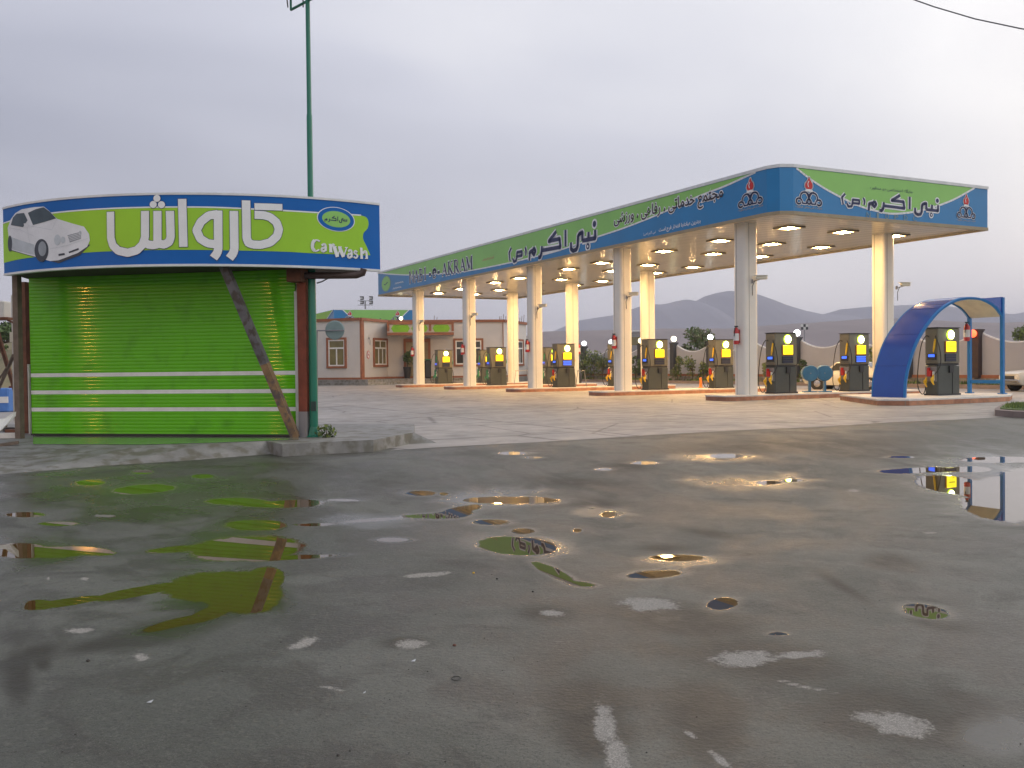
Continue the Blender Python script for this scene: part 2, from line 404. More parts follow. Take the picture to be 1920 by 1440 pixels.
def shape(t):
    o = []
    for i, ch in enumerate(t):
        f = FORMS.get(ch)
        if not f: o.append(ch); continue
        pj = i > 0 and t[i-1] in FORMS and len(FORMS[t[i-1]]) == 4
        nj = len(f) == 4 and i+1 < len(t) and t[i+1] in FORMS
        o.append(chr(f[3 if pj and nj else 1 if pj else 2 if nj else 0]))
    return ''.join(reversed(o))
def text_tris(body, offset=0.):
    c = bpy.data.curves.new('tmp', 'FONT'); c.body = body; c.offset = offset; c.resolution_u = 3
    o = bpy.data.objects.new('tmp', c); COL.objects.link(o); bpy.context.view_layer.update()
    me = o.to_mesh(); V = [(v.co.x, v.co.y) for v in me.vertices]; me.calc_loop_triangles()
    T = [[V[i] for i in t.vertices] for t in me.loop_triangles]; o.to_mesh_clear()
    bpy.data.objects.remove(o); bpy.data.curves.remove(c); return T
def fit_text(body, x0, x1, z0, z1, offs=(0.,)):
    """text stretched to the box x0..x1, z0..z1 (ink box of the plain text); returns one triangle list per offset"""
    T0 = text_tris(body); P = np.array([p for t in T0 for p in t]); a, b = P.min(0), P.max(0)
    fx, fz = (x1-x0)/(b[0]-a[0]), (z1-z0)/(b[1]-a[1]); res = []
    for of in offs:
        T = T0 if of == 0 else text_tris(body, of)
        res.append([[(x0+(p[0]-a[0])*fx, z0+(p[1]-a[1])*fz) for p in t] for t in T])
    return res

# ================================================================== GROUND
def mat_ground(kind):
    m = bpy.data.materials.new(kind); m.use_nodes = True; t = m.node_tree; ns = t.nodes; lk = t.links; b = ns['Principled BSDF']
    def nd(ty, **k):
        n = ns.new(ty)
        for a, v in k.items(): setattr(n, a, v)
        return n
    def mm(op, a, b_=None, clamp=False):
        n = nd('ShaderNodeMath', operation=op, use_clamp=clamp)
        for i, v in enumerate((a, b_)):
            if v is None: continue
            if isinstance(v, (int, float)): n.inputs[i].default_value = v
            else: lk.new(v, n.inputs[i])
        return n.outputs[0]
    def mr(v, a, b_, c, d):
        n = nd('ShaderNodeMapRange'); n.interpolation_type = 'SMOOTHSTEP'
        for i, q in ((1, a), (2, b_), (3, c), (4, d)): n.inputs[i].default_value = q
        lk.new(v, n.inputs[0]); return n.outputs[0]
    def mix(f, a, b_):
        n = nd('ShaderNodeMix', data_type='RGBA')
        for i, v in ((0, f), (6, a), (7, b_)):
            if isinstance(v, tuple): n.inputs[i].default_value = v+(1,)
            elif isinstance(v, (int, float)): n.inputs[i].default_value = v
            else: lk.new(v, n.inputs[i])
        return n.outputs[2]
    tcd = nd('ShaderNodeTexCoord')
    def noise(s, d=5, r=.6, dist=0.):
        n = nd('ShaderNodeTexNoise'); n.inputs['Scale'].default_value = s; n.inputs['Detail'].default_value = d; n.inputs['Roughness'].default_value = r; n.inputs['Distortion'].default_value = dist
        lk.new(tcd.outputs['Object'], n.inputs['Vector']); return n.outputs['Fac']
    if kind == 'asphalt':
        at = lambda nme: nd('ShaderNodeAttribute', attribute_name=nme).outputs['Fac']
        nb, nm, nf, ng = noise(.35, 4), noise(1.3, 6, .6, .4), noise(7, 6, .65), noise(160, 3, .7)
        edge = mm('ADD', mm('MULTIPLY', mm('SUBTRACT', nf, .5), .20), mm('ADD', mm('MULTIPLY', mm('SUBTRACT', noise(26, 4, .7), .5), .10), mm('MULTIPLY', mm('SUBTRACT', nm, .5), .18)))
        pud = mr(mm('ADD', at('puddle'), edge), .46, .54, 0, 1); shn = mr(mm('ADD', at('sheen'), mm('MULTIPLY', mm('SUBTRACT', noise(1.0, 5, .6, 1.), .5), 1.2)), .30, .80, 0, 1)
        soft = mr(mm('ADD', at('puddle'), mm('MULTIPLY', mm('SUBTRACT', nm, .5), .5)), .1, .5, 0, 1)
        dry = mr(mm('ADD', at('dry'), mm('ADD', mm('MULTIPLY', mm('SUBTRACT', nf, .5), 1.1), mm('MULTIPLY', mm('SUBTRACT', noise(38, 5, .7), .5), .9))), .42, .68, 0, 1)
        dmp = mr(mm('ADD', at('damp'), mm('MULTIPLY', mm('SUBTRACT', nm, .5), 1.3)), .2, .8, 0, 1)
        c = mix(mr(nb, .4, .6, 0, 1), (.074, .077, .060), (.118, .120, .098))
        c = mix(mr(nm, .48, .6, 0, .75), c, (.044, .038, .026)); c = mix(mr(noise(.8, 7, .62, 1.2), .5, .62, 0, .7), c, (.048, .044, .034))
        c = mix(mr(ng, .55, .68, 0, .7), c, (.24, .23, .20)); c = mix(mr(noise(70, 3, .7), .52, .66, 0, .7), c, (.022, .022, .018)); c = mix(mr(noise(24, 4, .7), .54, .7, 0, .5), c, (.16, .155, .13))
        c = mix(mm('MULTIPLY', dmp, .95), c, (.030, .025, .014))
        c = mix(dry, c, mix(mr(ng, .4, .7, 0, 1), (.20, .19, .17), (.46, .44, .39))); c = mix(mm('MULTIPLY', shn, .5), c, (.045, .038, .024)); c = mix(pud, c, (.085, .05, .014))
        lk.new(c, b.inputs['Base Color'])
        ro = mr(nm, .32, .68, .62, .42)
        ro = mm('ADD', ro, mm('MULTIPLY', mm('SUBTRACT', nf, .5), .16)); ro = mm('SUBTRACT', ro, mm('MULTIPLY', soft, .17))
        ro = mm('MULTIPLY', ro, mm('SUBTRACT', 1.0, mm('MULTIPLY', shn, .5))); ro = mm('ADD', ro, mm('MULTIPLY', dry, .35)); ro = mm('MULTIPLY', ro, mm('SUBTRACT', 1.0, mm('MULTIPLY', pud, .97)))
        lk.new(ro, b.inputs['Roughness']); b.inputs['Specular IOR Level'].default_value = .5
        bp = nd('ShaderNodeBump'); bp.inputs['Distance'].default_value = .012
        lk.new(mm('MULTIPLY', mm('SUBTRACT', 1.0, pud), mr(shn, 0, 1, .7, .15)), bp.inputs['Strength'])
        lk.new(mm('ADD', mm('MULTIPLY', ng, .35), mm('MULTIPLY', noise(30, 4), .9)), bp.inputs['Height']); flat = nd('ShaderNodeCombineXYZ'); flat.inputs[2].default_value = 1.0
        lk.new(mix(pud, bp.outputs[0], flat.outputs[0]), b.inputs['Normal'])
    elif kind == 'forecourt':
        nb, nm, nf = noise(.25, 5, .6, .3), noise(1.6, 6), noise(14, 5)
        mp = nd('ShaderNodeMapping'); mp.inputs['Rotation'].default_value = (0, 0, R(-27.4)); lk.new(tcd.outputs['Object'], mp.inputs[0])
        br = nd('ShaderNodeTexBrick'); br.inputs['Scale'].default_value = 1; br.inputs['Brick Width'].default_value = 5.2; br.inputs['Row Height'].default_value = 4.1
        br.inputs['Mortar Size'].default_value = .045; br.inputs['Color1'].default_value = (.38, .35, .32, 1); br.inputs['Color2'].default_value = (.31, .29, .27, 1); br.inputs['Mortar'].default_value = (.12, .11, .1, 1)
        br.offset = 0; lk.new(mp.outputs[0], br.inputs['Vector'])
        c = mix(mr(nb, .4, .7, 0, .5), br.outputs[0], (.2, .185, .165)); c = mix(mr(nf, .5, .8, 0, .35), c, (.4, .38, .34)); c = mix(mr(noise(.7, 7, .65, 1.5), .54, .6, 0, .4), c, (.19, .175, .155)); vo = nd('ShaderNodeTexVoronoi', feature='DISTANCE_TO_EDGE'); vo.inputs['Scale'].default_value = .22; lk.new(mp.outputs[0], vo.inputs['Vector']); c = mix(mr(vo.outputs['Distance'], .0, .012, .6, 0), c, (.08, .07, .06))
        lk.new(c, b.inputs['Base Color']); lk.new(mr(nm, .3, .7, .72, .42), b.inputs['Roughness'])
        bp = nd('ShaderNodeBump'); bp.inputs['Distance'].default_value = .01; bp.inputs['Strength'].default_value = .4; lk.new(nf, bp.inputs['Height']); lk.new(bp.outputs[0], b.inputs['Normal'])
    MATS[kind] = m
mat_ground('asphalt'); mat_ground('forecourt')
mat('earth', (.16, .125, .09), .95, var=.25, scale=.01, col2=(.1, .1, .05))
# far plain
mb = MB()
for x0_, x1_, y0_, y1_ in ((-9000, -60, -3000, 9000), (60, 9000, -3000, 9000), (-60, 60, 42, 9000), (-60, 60, -3000, -60)): mb.quad((x0_, y0_, -.03), (x1_, y0_, -.03), (x1_, y1_, -.03), (x0_, y1_, -.03), 'earth')
tag(mb.build('ground'), 'bare brown plain reaching to the mountains', 'ground', kind='structure')
# wet asphalt sheet, finely divided where the puddles lie
E0, E1, E2 = G(730, 845), G(1300, 812), G(1920, 780)
ks = np.concatenate([[-14, -4, -1.5, -.8], np.linspace(-.62, .62, 420), [.8, 1.5, 4, 14]])
ys = np.concatenate([[.4, 1.0], 1.9*(42/1.9)**np.linspace(0, 1, 330)])
KK, YY = np.meshgrid(ks, ys); XX = KK*YY
asv = np.stack([XX.ravel(), YY.ravel(), zg(XX.ravel(), YY.ravel())], 1)
q = asv-CAM; zc = q@FW; PX = 960+F*(q@RT)/np.maximum(zc, .05); PY = 720-F*(q@UP)/np.maximum(zc, .05)
def field(ells):
    f = np.zeros(len(PX))
    for e_ in ells:
        cx_, cy_, rx, ry = e_[:4]; t = R(e_[4]) if len(e_) > 4 else 0.
        dx, dy = PX-cx_, PY-cy_; a = dx*math.cos(t)+dy*math.sin(t); b_ = -dx*math.sin(t)+dy*math.cos(t)
        d = np.sqrt((a/rx)**2+(b_/ry)**2); f = np.maximum(f, np.clip(1-.5*d, 0, 1))
    return f
PUD = [(1905, 940, 105, 38), (1975, 925, 150, 52), (1800, 912, 88, 17, 8), (1850, 958, 50, 14, 15), (1745, 881, 62, 5), (1690, 884, 50, 4), (1880, 862, 80, 6), (1820, 880, 40, 6),
 (1360, 855, 34, 4), (1485, 901, 24, 2.6), (1440, 905, 26, 4), (970, 1024, 76, 18, 3), (1035, 1072, 44, 9, 24), (1088, 1095, 28, 4, 5), (1268, 1046, 52, 6),
 (1228, 1077, 50, 7, -3), (1355, 1132, 31, 12, -5), (1735, 1146, 44, 13, 9), (1458, 1188, 22, 3), (845, 965, 44, 7, -4), (920, 979, 34, 5), (955, 938, 92, 7), (865, 956, 40, 7, -10),
 (790, 925, 30, 5), (832, 926, 10, 3), (1142, 965, 17, 6), (1082, 995, 8, 3), (1210, 868, 30, 3), (960, 850, 30, 3), (1000, 858, 20, 2), (980, 996, 22, 5),
 (95, 1035, 60, 11), (160, 1033, 60, 8, 4), (40, 1032, 60, 14), (460, 1028, 110, 24, -3), (330, 1030, 60, 6, -5), (540, 1046, 90, 4, -3), (560, 942, 50, 5), (520, 946, 80, 6), (640, 938, 40, 2.5),
 (480, 985, 60, 10), (590, 984, 40, 3), (270, 917, 60, 9, -3), (170, 905, 30, 6), (380, 893, 22, 4), (268, 885, 22, 4), (440, 940, 60, 7), (50, 965, 40, 5), (110, 982, 40, 4), (700, 975, 70, 3, -4), (735, 1012, 30, 4),
 (330, 1168, 62, 8, -14), (400, 1148, 60, 12, -20), (455, 1112, 75, 40), (400, 1100, 95, 28, -4), (255, 1110, 80, 9, -10), (120, 1130, 72, 7, -9), (75, 1134, 28, 9), (500, 1085, 34, 22), (1690, 857, 30, 2), (800, 968, 50, 4), (1130, 880, 20, 2.5)]
DAMP = [(340, 1172, 100, 22, -14), (210, 1205, 130, 14, -9), (70, 1222, 60, 18, -8), (35, 1260, 28, 60), (80, 1245, 20, 14), (300, 1190, 50, 16, -10), (400, 1150, 90, 30, -18),
 (1300, 1170, 110, 26, 5), (1400, 1040, 10, 3), (1670, 1053, 55, 16, 5), (1580, 1100, 60, 10, 30), (1440, 1240, 170, 40, 8), (1680, 1340, 160, 60, 14), (1820, 1330, 90, 24, 32),
 (1790, 1350, 60, 20, -35), (240, 1120, 30, 10), (1250, 1152, 110, 26, 6), (1240, 1028, 60, 8), (1020, 1150, 60, 16), (760, 1205, 60, 12), (1110, 1350, 70, 90, -14), (1320, 1350, 70, 60, 40), (1120, 945, 60, 10), (1080, 905, 90, 12, 3), (1500, 835, 240, 14, -2), (1650, 850, 120, 10), (1180, 875, 60, 10), (1330, 1000, 60, 8, 8), (1760, 1170, 60, 10, 9)]
DRY = [(1216, 1133, 56, 13, 3), (1400, 1234, 62, 15, -3), (1500, 1228, 60, 7, -4), (1680, 1358, 72, 20, 12), (1135, 1360, 22, 42, -10), (1155, 1420, 22, 40, -15), (572, 1205, 34, 8, -18), (770, 1208, 30, 8), (150, 1182, 26, 5),
 (265, 1232, 20, 6), (800, 1078, 50, 4, -4), (265, 1238, 12, 3), (195, 968, 22, 2.5), (455, 979, 20, 2.5), (90, 1085, 4, 3), (1745, 999, 14, 2), (1350, 1425, 30, 8, 40), (1290, 1375, 20, 5, 30), (1510, 1288, 60, 4, 12), (620, 1290, 24, 4, 10), (1035, 1150, 25, 6), (160, 1085, 10, 3), (1600, 920, 14, 3)]
SHEEN = [(270, 930, 330, 60), (430, 1010, 150, 45), (1850, 890, 130, 50), (930, 935, 110, 22, -3), (680, 975, 110, 14), (420, 1120, 120, 55), (1000, 1026, 70, 22), (330, 1180, 120, 30, -12), (1880, 1380, 80, 45), (40, 1030, 120, 40), (1290, 1052, 80, 14), (1130, 960, 60, 10), (1400, 905, 140, 16), (1340, 858, 90, 8)]
vals = {'sheen': field(SHEEN), 'puddle': field(PUD), 'dry': field(DRY), 'damp': field(DAMP)}
nx, ny = len(ks), len(ys)
I = (np.arange(ny-1)[:, None]*nx+np.arange(nx-1)[None, :]).ravel()
fs = np.stack([I, I+1, I+nx+1, I+nx], 1)
me = bpy.data.meshes.new('asphalt'); me.from_pydata(asv.tolist(), [], fs.tolist())
for k_, v_ in vals.items():
    at = me.attributes.new(k_, 'FLOAT', 'POINT'); at.data.foreach_set('value', v_.astype(np.float32))
me.materials.append(MATS['asphalt']); ao = bpy.data.objects.new('road', me); COL.objects.link(ao)
tag(ao, 'wet dark asphalt with puddles and pale dry patches', 'road', kind='structure')
mb = MB(); mb.quad((-60, -60, -.475), (60, -60, -.475), (60, 42, -.475), (-60, 42, -.475), 'asphalt')
tag(mb.build('road_surround'), 'wet asphalt around the near yard', 'road', kind='structure')
# concrete forecourt
dv = (E2-E1)/np.linalg.norm(E2-E1)
mb = MB()
ed = [(-2.2, 15.9), (-1.9, 15.75), E0[:2]]+[tuple((E0+(E1-E0)*t+np.array([0, .06*math.sin(9*t), 0]))[:2]) for t in np.linspace(.1, 1, 14)]+[tuple((E1+(E2-E1)*t+np.array([0, .1*math.sin(14*t), 0]))[:2]) for t in np.linspace(.1, 1, 12)]
ed += [tuple((E2+dv*40)[:2]), (60, 98), (-50, 98), (-50, 24), (-2.6, 18)]
T = poly_tris([(float(p[0]), float(p[1])) for p in ed])
mb.tris([[(p[0], p[1], .004) for p in (t if (t[1][0]-t[0][0])*(t[2][1]-t[0][1])-(t[2][0]-t[0][0])*(t[1][1]-t[0][1]) > 0 else t[::-1])] for t in T], 'forecourt')
tag(mb.build('forecourt_pavement'), 'pale concrete forecourt slabs around the pumps', 'pavement', kind='structure')

# ================================================================== MOUNTAINS (terrain far behind)
def ridge(name, pts, Y, depth, m, rough, label, base=-40):
    xs = [p[0] for p in pts]; hs = [p[1] for p in pts]; X = np.unique(np.concatenate([np.linspace(xs[0], xs[-1], 160), np.linspace(900, 1950, 420)])); n = len(X); Yc = np.interp(X, xs, hs)
    ph = RNG.uniform(0, 6.28, 12); vs = []; rows = 14
    for j in range(rows):
        t = j/(rows-1)
        for i, x in enumerate(X):
            top = atY(x, Yc[i], Y)
            ex = sum(math.sin(x*.012*1.6**k+ph[k]+t*(3+2*k))/1.45**k for k in range(9))*rough
            f = math.sin(min(1, t*1.6)*math.pi/2)**1.2 if t < .62 else math.cos((t-.62)/.38*math.pi/2)
            z = base+(top[2]-base)*f+ex*(1-abs(f-.5)*.8)*(f < .98)
            yy = Y+(t-.62)*depth
            vs.append((top[0]*(1+.0*(yy-Y)/Y), yy, z))
    fs = [[j*n+i, j*n+i+1, (j+1)*n+i+1, (j+1)*n+i] for j in range(rows-1) for i in range(n-1)]
    mb = MB(); mb.add(vs, fs, m); tag(mb.build(name, smooth=True), label, 'hills', kind='structure')
mat('mountain_far', (.17, .17, .215), .95, var=.2, scale=.004)
mat('mountain_near', (.21, .165, .16), .95, var=.2, scale=.01)
ridge('mountain_range', [(-1200, 690), (500, 682), (930, 650), (1035, 622), (1085, 601), (1150, 591), (1200, 575), (1225, 575), (1262, 567), (1275, 566), (1290, 572), (1320, 556), (1345, 549), (1360, 549), (1378, 552), (1420, 569), (1450, 580), (1500, 589),
      (1540, 590), (1575, 580), (1640, 576), (1700, 575), (1767, 586), (1830, 592), (1884, 594), (1920, 585), (2100, 560), (2500, 560), (3200, 620)], 3000, 1800, 'mountain_far', 3.2, 'hazy blue mountain ridge along the horizon', base=-5)
ridge('hill', [(-1400, 694), (-300, 694), (800, 690), (900, 650), (1018, 624), (1230, 617), (1280, 618), (1360, 617), (1450, 612), (1520, 606), (1620, 598), (1700, 604), (1800, 608), (1920, 606), (2400, 600), (3200, 640)], 1250, 900, 'mountain_near', 1.0, 'low brown hill in front of the mountains', base=-4)

# ================================================================== CANOPY FRAME
TH = -.478; D_, W_ = 8.11, 7.15; HC, HT = 6.456, 8.04
A_, B_, N_, M_ = .994, 2.52, 2.85, 5.06
O_ = np.array([8.676, 35.35, 0]); DD = np.array([math.sin(TH), math.cos(TH), 0]); QQ = np.array([math.cos(TH), -math.sin(TH), 0])
def C(v, u, z=0.): return O_+QQ*v+DD*u+np.array([0, 0, z])
RZ = -TH
U0, U1, V0, V1 = -N_, 4*D_+M_, -A_, W_+B_
can = thing('fuel_canopy', 'long station canopy with blue and green sign band on ten pale columns', 'canopy', C(0, 0), RZ)
rc = .62; crn = [(V0+rc-rc*math.cos(a), U0+rc-rc*math.sin(a)) for a in np.linspace(0, math.pi/2, 3)]      # near front corner, from long side to short side
path = [(V0, U1)]+crn+[(V1, U0), (V1, U1)]
def ring(mb, path, z0, z1, m, out=0.):
    P = path
    n = len(P); ctr = np.mean(P, 0)
    vs = []
    for i, p in enumerate(P):
        a = np.array(P[i-1]); b_ = np.array(P[(i+1) % n]); p = np.array(p)
        e1 = (p-a)/np.linalg.norm(p-a); e2 = (b_-p)/np.linalg.norm(b_-p)
        n1_ = np.array([e1[1], -e1[0]]); n2_ = np.array([e2[1], -e2[0]]); nn = n1_+n2_; nn /= max(.3, np.linalg.norm(nn)**2/2)
        if np.dot(nn, p-ctr) < 0: nn = -nn
        q_ = p+nn*out; vs += [(q_[0], q_[1], z0), (q_[0], q_[1], z1)]
    mb.add(vs, [[2*i, 2*((i+1) % n), 2*((i+1) % n)+1, 2*i+1] for i in range(n)], m)
    return vs
mb = MB(); o1 = ring(mb, path, HC, HT, 'sign_blue'); o2 = ring(mb, path, HC, HT, 'trim_white', out=-.10)
n = len(path)
mb.add(o1+o2, [[2*i, 2*((i+1) % n), 2*n+2*((i+1) % n), 2*n+2*i] for i in range(n)], 'trim_tan')
mb.add(o1+o2, [[2*i+1, 2*((i+1) % n)+1, 2*n+2*((i+1) % n)+1, 2*n+2*i+1] for i in range(n)], 'trim_white')
fas = mb.build('sign_band', can, 'l')
mb = MB(); a = ring(mb, path, HC-.05, HC+.07, 'trim_tan', out=.02); b_ = ring(mb, path, HC-.05, HC+.07, 'trim_tan', out=-.10)
mb.add(a+b_, [[2*i, 2*((i+1) % n), 2*n+2*((i+1) % n), 2*n+2*i] for i in range(n)]+[[2*i+1, 2*((i+1) % n)+1, 2*n+2*((i+1) % n)+1, 2*n+2*i+1] for i in range(n)], 'trim_tan')
mb.build('lower_trim', can, 'l')
mb = MB(); a = ring(mb, path, HT-.03, HT+.08, 'trim_white', out=.03); b_ = ring(mb, path, HT-.03, HT+.08, 'trim_white', out=-.14)
mb.add(a+b_, [[2*i, 2*((i+1) % n), 2*n+2*((i+1) % n), 2*n+2*i] for i in range(n)]+[[2*i+1, 2*((i+1) % n)+1, 2*n+2*((i+1) % n)+1, 2*n+2*i+1] for i in range(n)], 'trim_white')
mb.build('upper_trim', can, 'l')
# ceiling of narrow glossy slats running across the canopy
m = mat('ceiling', (.5, .46, .38), .2, var=.04, scale=.5)
t = m.node_tree; ns = t.nodes; lk = t.links; tcd = ns.new('ShaderNodeTexCoord'); wv = ns.new('ShaderNodeTexWave'); wv.bands_direction = 'Y'; wv.wave_profile = 'SIN'
wv.inputs['Scale'].default_value = 1.0/(.2*20)*6.2832/3.1416*1.6; wv.inputs['Distortion'].default_value = 0
lk.new(tcd.outputs['Object'], wv.inputs['Vector'])
cr = ns.new('ShaderNodeValToRGB'); cr.color_ramp.elements[0].position = 0; cr.color_ramp.elements[0].color = (.3, .28, .24, 1); cr.color_ramp.elements[1].position = .09; cr.color_ramp.elements[1].color = (.5, .47, .4, 1)
lk.new(wv.outputs['Fac'], cr.inputs[0]); lk.new(cr.outputs[0], ns['Principled BSDF'].inputs['Base Color'])
bp = ns.new('ShaderNodeBump'); bp.inputs['Strength'].default_value = .35; bp.inputs['Distance'].default_value = .01
lk.new(wv.outputs['Fac'], bp.inputs['Height']); lk.new(bp.outputs[0], ns['Principled BSDF'].inputs['Normal'])
ip = [(V0+.1, U1-.1)]+[(p[0]+.1*(1 if p[0] < 0 else 0), p[1]+.1) for p in crn]+[(V1-.1, U0+.1), (V1-.1, U1-.1)]
mb = MB(); mb.prism(ip, HC+.03, HC+.12, 'ceiling'); mb.build('ceiling', can, 'l')
mb = MB(); mb.prism(ip, HT-.25, HT-.15, 'trim_white'); mb.build('roof', can, 'l')
for i in range(5):
    for j in range(2):
        mb = MB(); c = (j*W_, i*D_); prof = []
        nseg = 48; r = .325; ring_ = []
        ph = R(173)-TH+0
        for k in range(nseg):
            a = 2*math.pi*k/nseg; sa, ca = math.sin(a), math.cos(a); q_ = r/(abs(ca)**5.5+abs(sa)**5.5)**(1/5.5)
            ring_.append((c[0]+q_*ca, c[1]+q_*sa))
        vs = [(p[0], p[1], z) for z in (.19, HC+.03) for p in ring_]
        mb.add(vs, [[k, (k+1) % nseg, nseg+(k+1) % nseg, nseg+k] for k in range(nseg)], 'column_white')
        # seams of the cladding
        az = [math.atan2(-.36, -1)+R(90)*q_ for q_ in range(4)]     # local azimuths of the four seams
        sk = [min(range(nseg), key=lambda k_: abs(math.remainder(math.atan2(ring_[k_][0]-c[0], ring_[k_][1]-c[1])-a_, 2*math.pi))) for a_ in az]
        for k in sk:
            p, q_ = ring_[k], ring_[(k+1) % nseg]; w = .05
            a0 = np.array(p); dr = np.array(q_)-a0; dr /= np.linalg.norm(dr); nn = np.array([dr[1], -dr[0]])*.003
            s0 = a0+nn; s1 = a0+dr*.016+nn
            mb.add([(s0[0], s0[1], .2), (s1[0], s1[1], .2), (s1[0], s1[1], HC+.02), (s0[0], s0[1], HC+.02)], [(0, 1, 2, 3)], 'groove')
        mb.smooth = True
        co = mb.build('column', can, 'l')
# --- artwork of the sign band
LF = Flat(C(V0, 0), -DD)          # long side, s grows to the right (towards the near end)
SF = Flat(C(0, U0), QQ)           # short side
def curve_pts(S, pts): return [S.st(*p) for p in pts]
def below(mb, S, pts, w=.07):
    c = curve_pts(S, pts); c2 = smooth(c, 5)
    T = []
    for a, b_ in zip(c2[:-1], c2[1:]): T += [[a, b_, (b_[0], HT-.04)], [a, (b_[0], HT-.04), (a[0], HT-.04)]]
    put(mb, S, T, 'sign_green', .006); put(mb, S, rib(c2, w), 'sign_white', .011)
mb = MB()
below(mb, LF, [(712, 512.5), (760, 515.5), (801, 514.5), (845, 511.5), (889, 506), (952, 493.5), (992, 484), (1040, 472), (1080, 458.5), (1119, 444.5), (1167, 428.6), (1230, 404), (1303, 371), (1357, 350), (1395, 333), (1417, 323)])
below(mb, SF, [(1493, 315.5), (1520.6, 336.9), (1546.7, 353.8), (1578, 370.7), (1614.4, 387.4), (1653.4, 398), (1674, 400.7), (1705.5, 398.5), (1744.6, 390), (1786, 375), (1827, 352.5)])
mb.build('green_sweep', can)
WORD = {'dots': [(1770, 150, 30)], 'ring': [(1645, 575, 28)], 'st': [
 [(1785, 262), (1785, 420), (1540, 470)], [(1660, 300), (1655, 430)], [(1540, 470), (1542, 310), (1500, 330), (1462, 375), (1455, 450), (1455, 560), (1430, 635), (1370, 662), (1328, 630), (1325, 500)],
 [(1222, 262), (1222, 578)], [(1048, 295), (905, 478), (1110, 432), (1125, 590), (780, 652)], [(775, 570), (765, 720), (740, 785), (705, 785)],
 [(625, 600), (652, 665), (625, 735), (592, 690), (625, 600)], [(600, 650), (545, 690), (537, 845)]],
 'thin': [[(455, 590), (475, 660), (468, 750)], [(195, 605), (152, 700), (170, 850)], [(400, 668), (302, 690), (300, 770), (395, 748), (400, 668)], [(300, 760), (288, 845), (243, 868), (218, 800)]]}
cv = lambda p: LF.st(940+p[0]/10.105, 405+p[1]/10.105)
def word(mb, S, f, k, d0=.014):
    """f maps long-side sign coordinates to the coordinates of S; k is the scale of the strokes"""
    for m, w, off in (('sign_white', .36, d0), ('sign_navy', .19, d0+.006)):
        T = []
        for s_ in WORD['st']: T += rib([f(cv(p)) for p in s_], w*k)
        for s_ in WORD['thin']: T += rib([f(cv(p)) for p in s_], (w-.05)*k if m == 'sign_navy' else w*.8*k)
        for p in WORD['dots']: T += disc(f(cv(p)), (w/2+.05)*k, (w/2+.05)*k, 14)
        for p in WORD['ring']: T += disc(f(cv(p)), (w/2+.05)*k, (w/2+.05)*k, 14)
        put(mb, S, T, m, off)
    put(mb, S, disc(f(cv((1645, 575))), .06*k, .06*k, 10), 'sign_white', d0+.010)
mb = MB(); word(mb, LF, lambda q: q, 1.)
a0, a1 = cv((1785, 420)), cv((537, 845)); al0, al1 = cv((1222, 262)), cv((1222, 578))
b0, b1 = SF.st(1758, 395.5), SF.st(1628, 394)
kx = (b0[0]-b1[0])/(a0[0]-a1[0]); h_s = SF.st(1705.5, 369)[1]-SF.st(1705.5, 392.5)[1]; kz = h_s/(al0[1]-al1[1])
word(mb, SF, lambda q: (b0[0]+(q[0]-a0[0])*kx, b0[1]+(q[1]-a0[1])*kz), kz*.95)
mb.build('large_lettering', can)
# emblem: flame over scrolls
def emblem(mb, S, c, w, h, d0=.014, tint='sign_navy'):
    P = lambda x, y: (c[0]+x*w, c[1]+y*h)
    sp = lambda cx_, cy_, r_, a0_, a1_, n=12: [P(cx_+r_*math.cos(R(a0_+(a1_-a0_)*i/n)), cy_+r_*math.sin(R(a0_+(a1_-a0_)*i/n))) for i in range(n+1)]
    fl = smooth([P(-.09, .14), P(-.14, .22), P(-.12, .32), P(-.06, .38), P(.01, .52), P(.05, .42), P(.12, .33), P(.13, .22), P(.09, .14)], 4)
    put(mb, S, rib(fl+[fl[0]], .07*w), 'sign_white', d0); put(mb, S, poly_tris(fl), 'sign_red', d0+.004)
    put(mb, S, rib([P(-.02, .2), P(-.05, .3), P(0, .4)], .025*w)+rib([P(-.14, .085), P(.14, .085)], .05*w), 'sign_white', d0+.008)
    st = [sp(-.155, -.14, .17, -30, 215), sp(.155, -.14, .17, -35, 210), sp(-.38, -.27, .09, 60, 330), sp(.38, -.27, .09, 120, -150), sp(0, -.26, .075, 0, 360),
          [P(-.1, .03), P(-.02, -.12)], [P(.1, .03), P(.02, -.12)], [P(-.28, -.2), P(-.24, -.33), P(-.1, -.33), P(-.07, -.22)], [P(.28, -.2), P(.24, -.33), P(.1, -.33), P(.07, -.22)]]
    for m, ww, off in (('sign_white', .088, d0), (tint, .045, d0+.006)):
        T = []
        for s_ in st: T += rib(s_, ww*w)
        put(mb, S, T, m, off)
    T = fit_text(shape('شرکت ملی پخش فراورده'), c[0]-.5*w, c[0]+.5*w, c[1]-.5*h, c[1]-.40*h)[0]; put(mb, S, T, 'sign_pink', d0)
for S, x, yt, yb, xl, xr in ((LF, 1407, 333, 392, 1384, 1431), (SF, 1516, 331, 391, 1491, 1541), (SF, 1811, 363, 415, 1794, 1829)):
    mb = MB(); t0, b0_ = S.st(x, yt), S.st(x, yb); wd = abs(S.st(xr, (yt+yb)/2)[0]-S.st(xl, (yt+yb)/2)[0])*1.0
    emblem(mb, S, (t0[0], (t0[1]*.47+b0_[1]*.53)), wd, (t0[1]-b0_[1])*.98); mb.build('emblem', can)
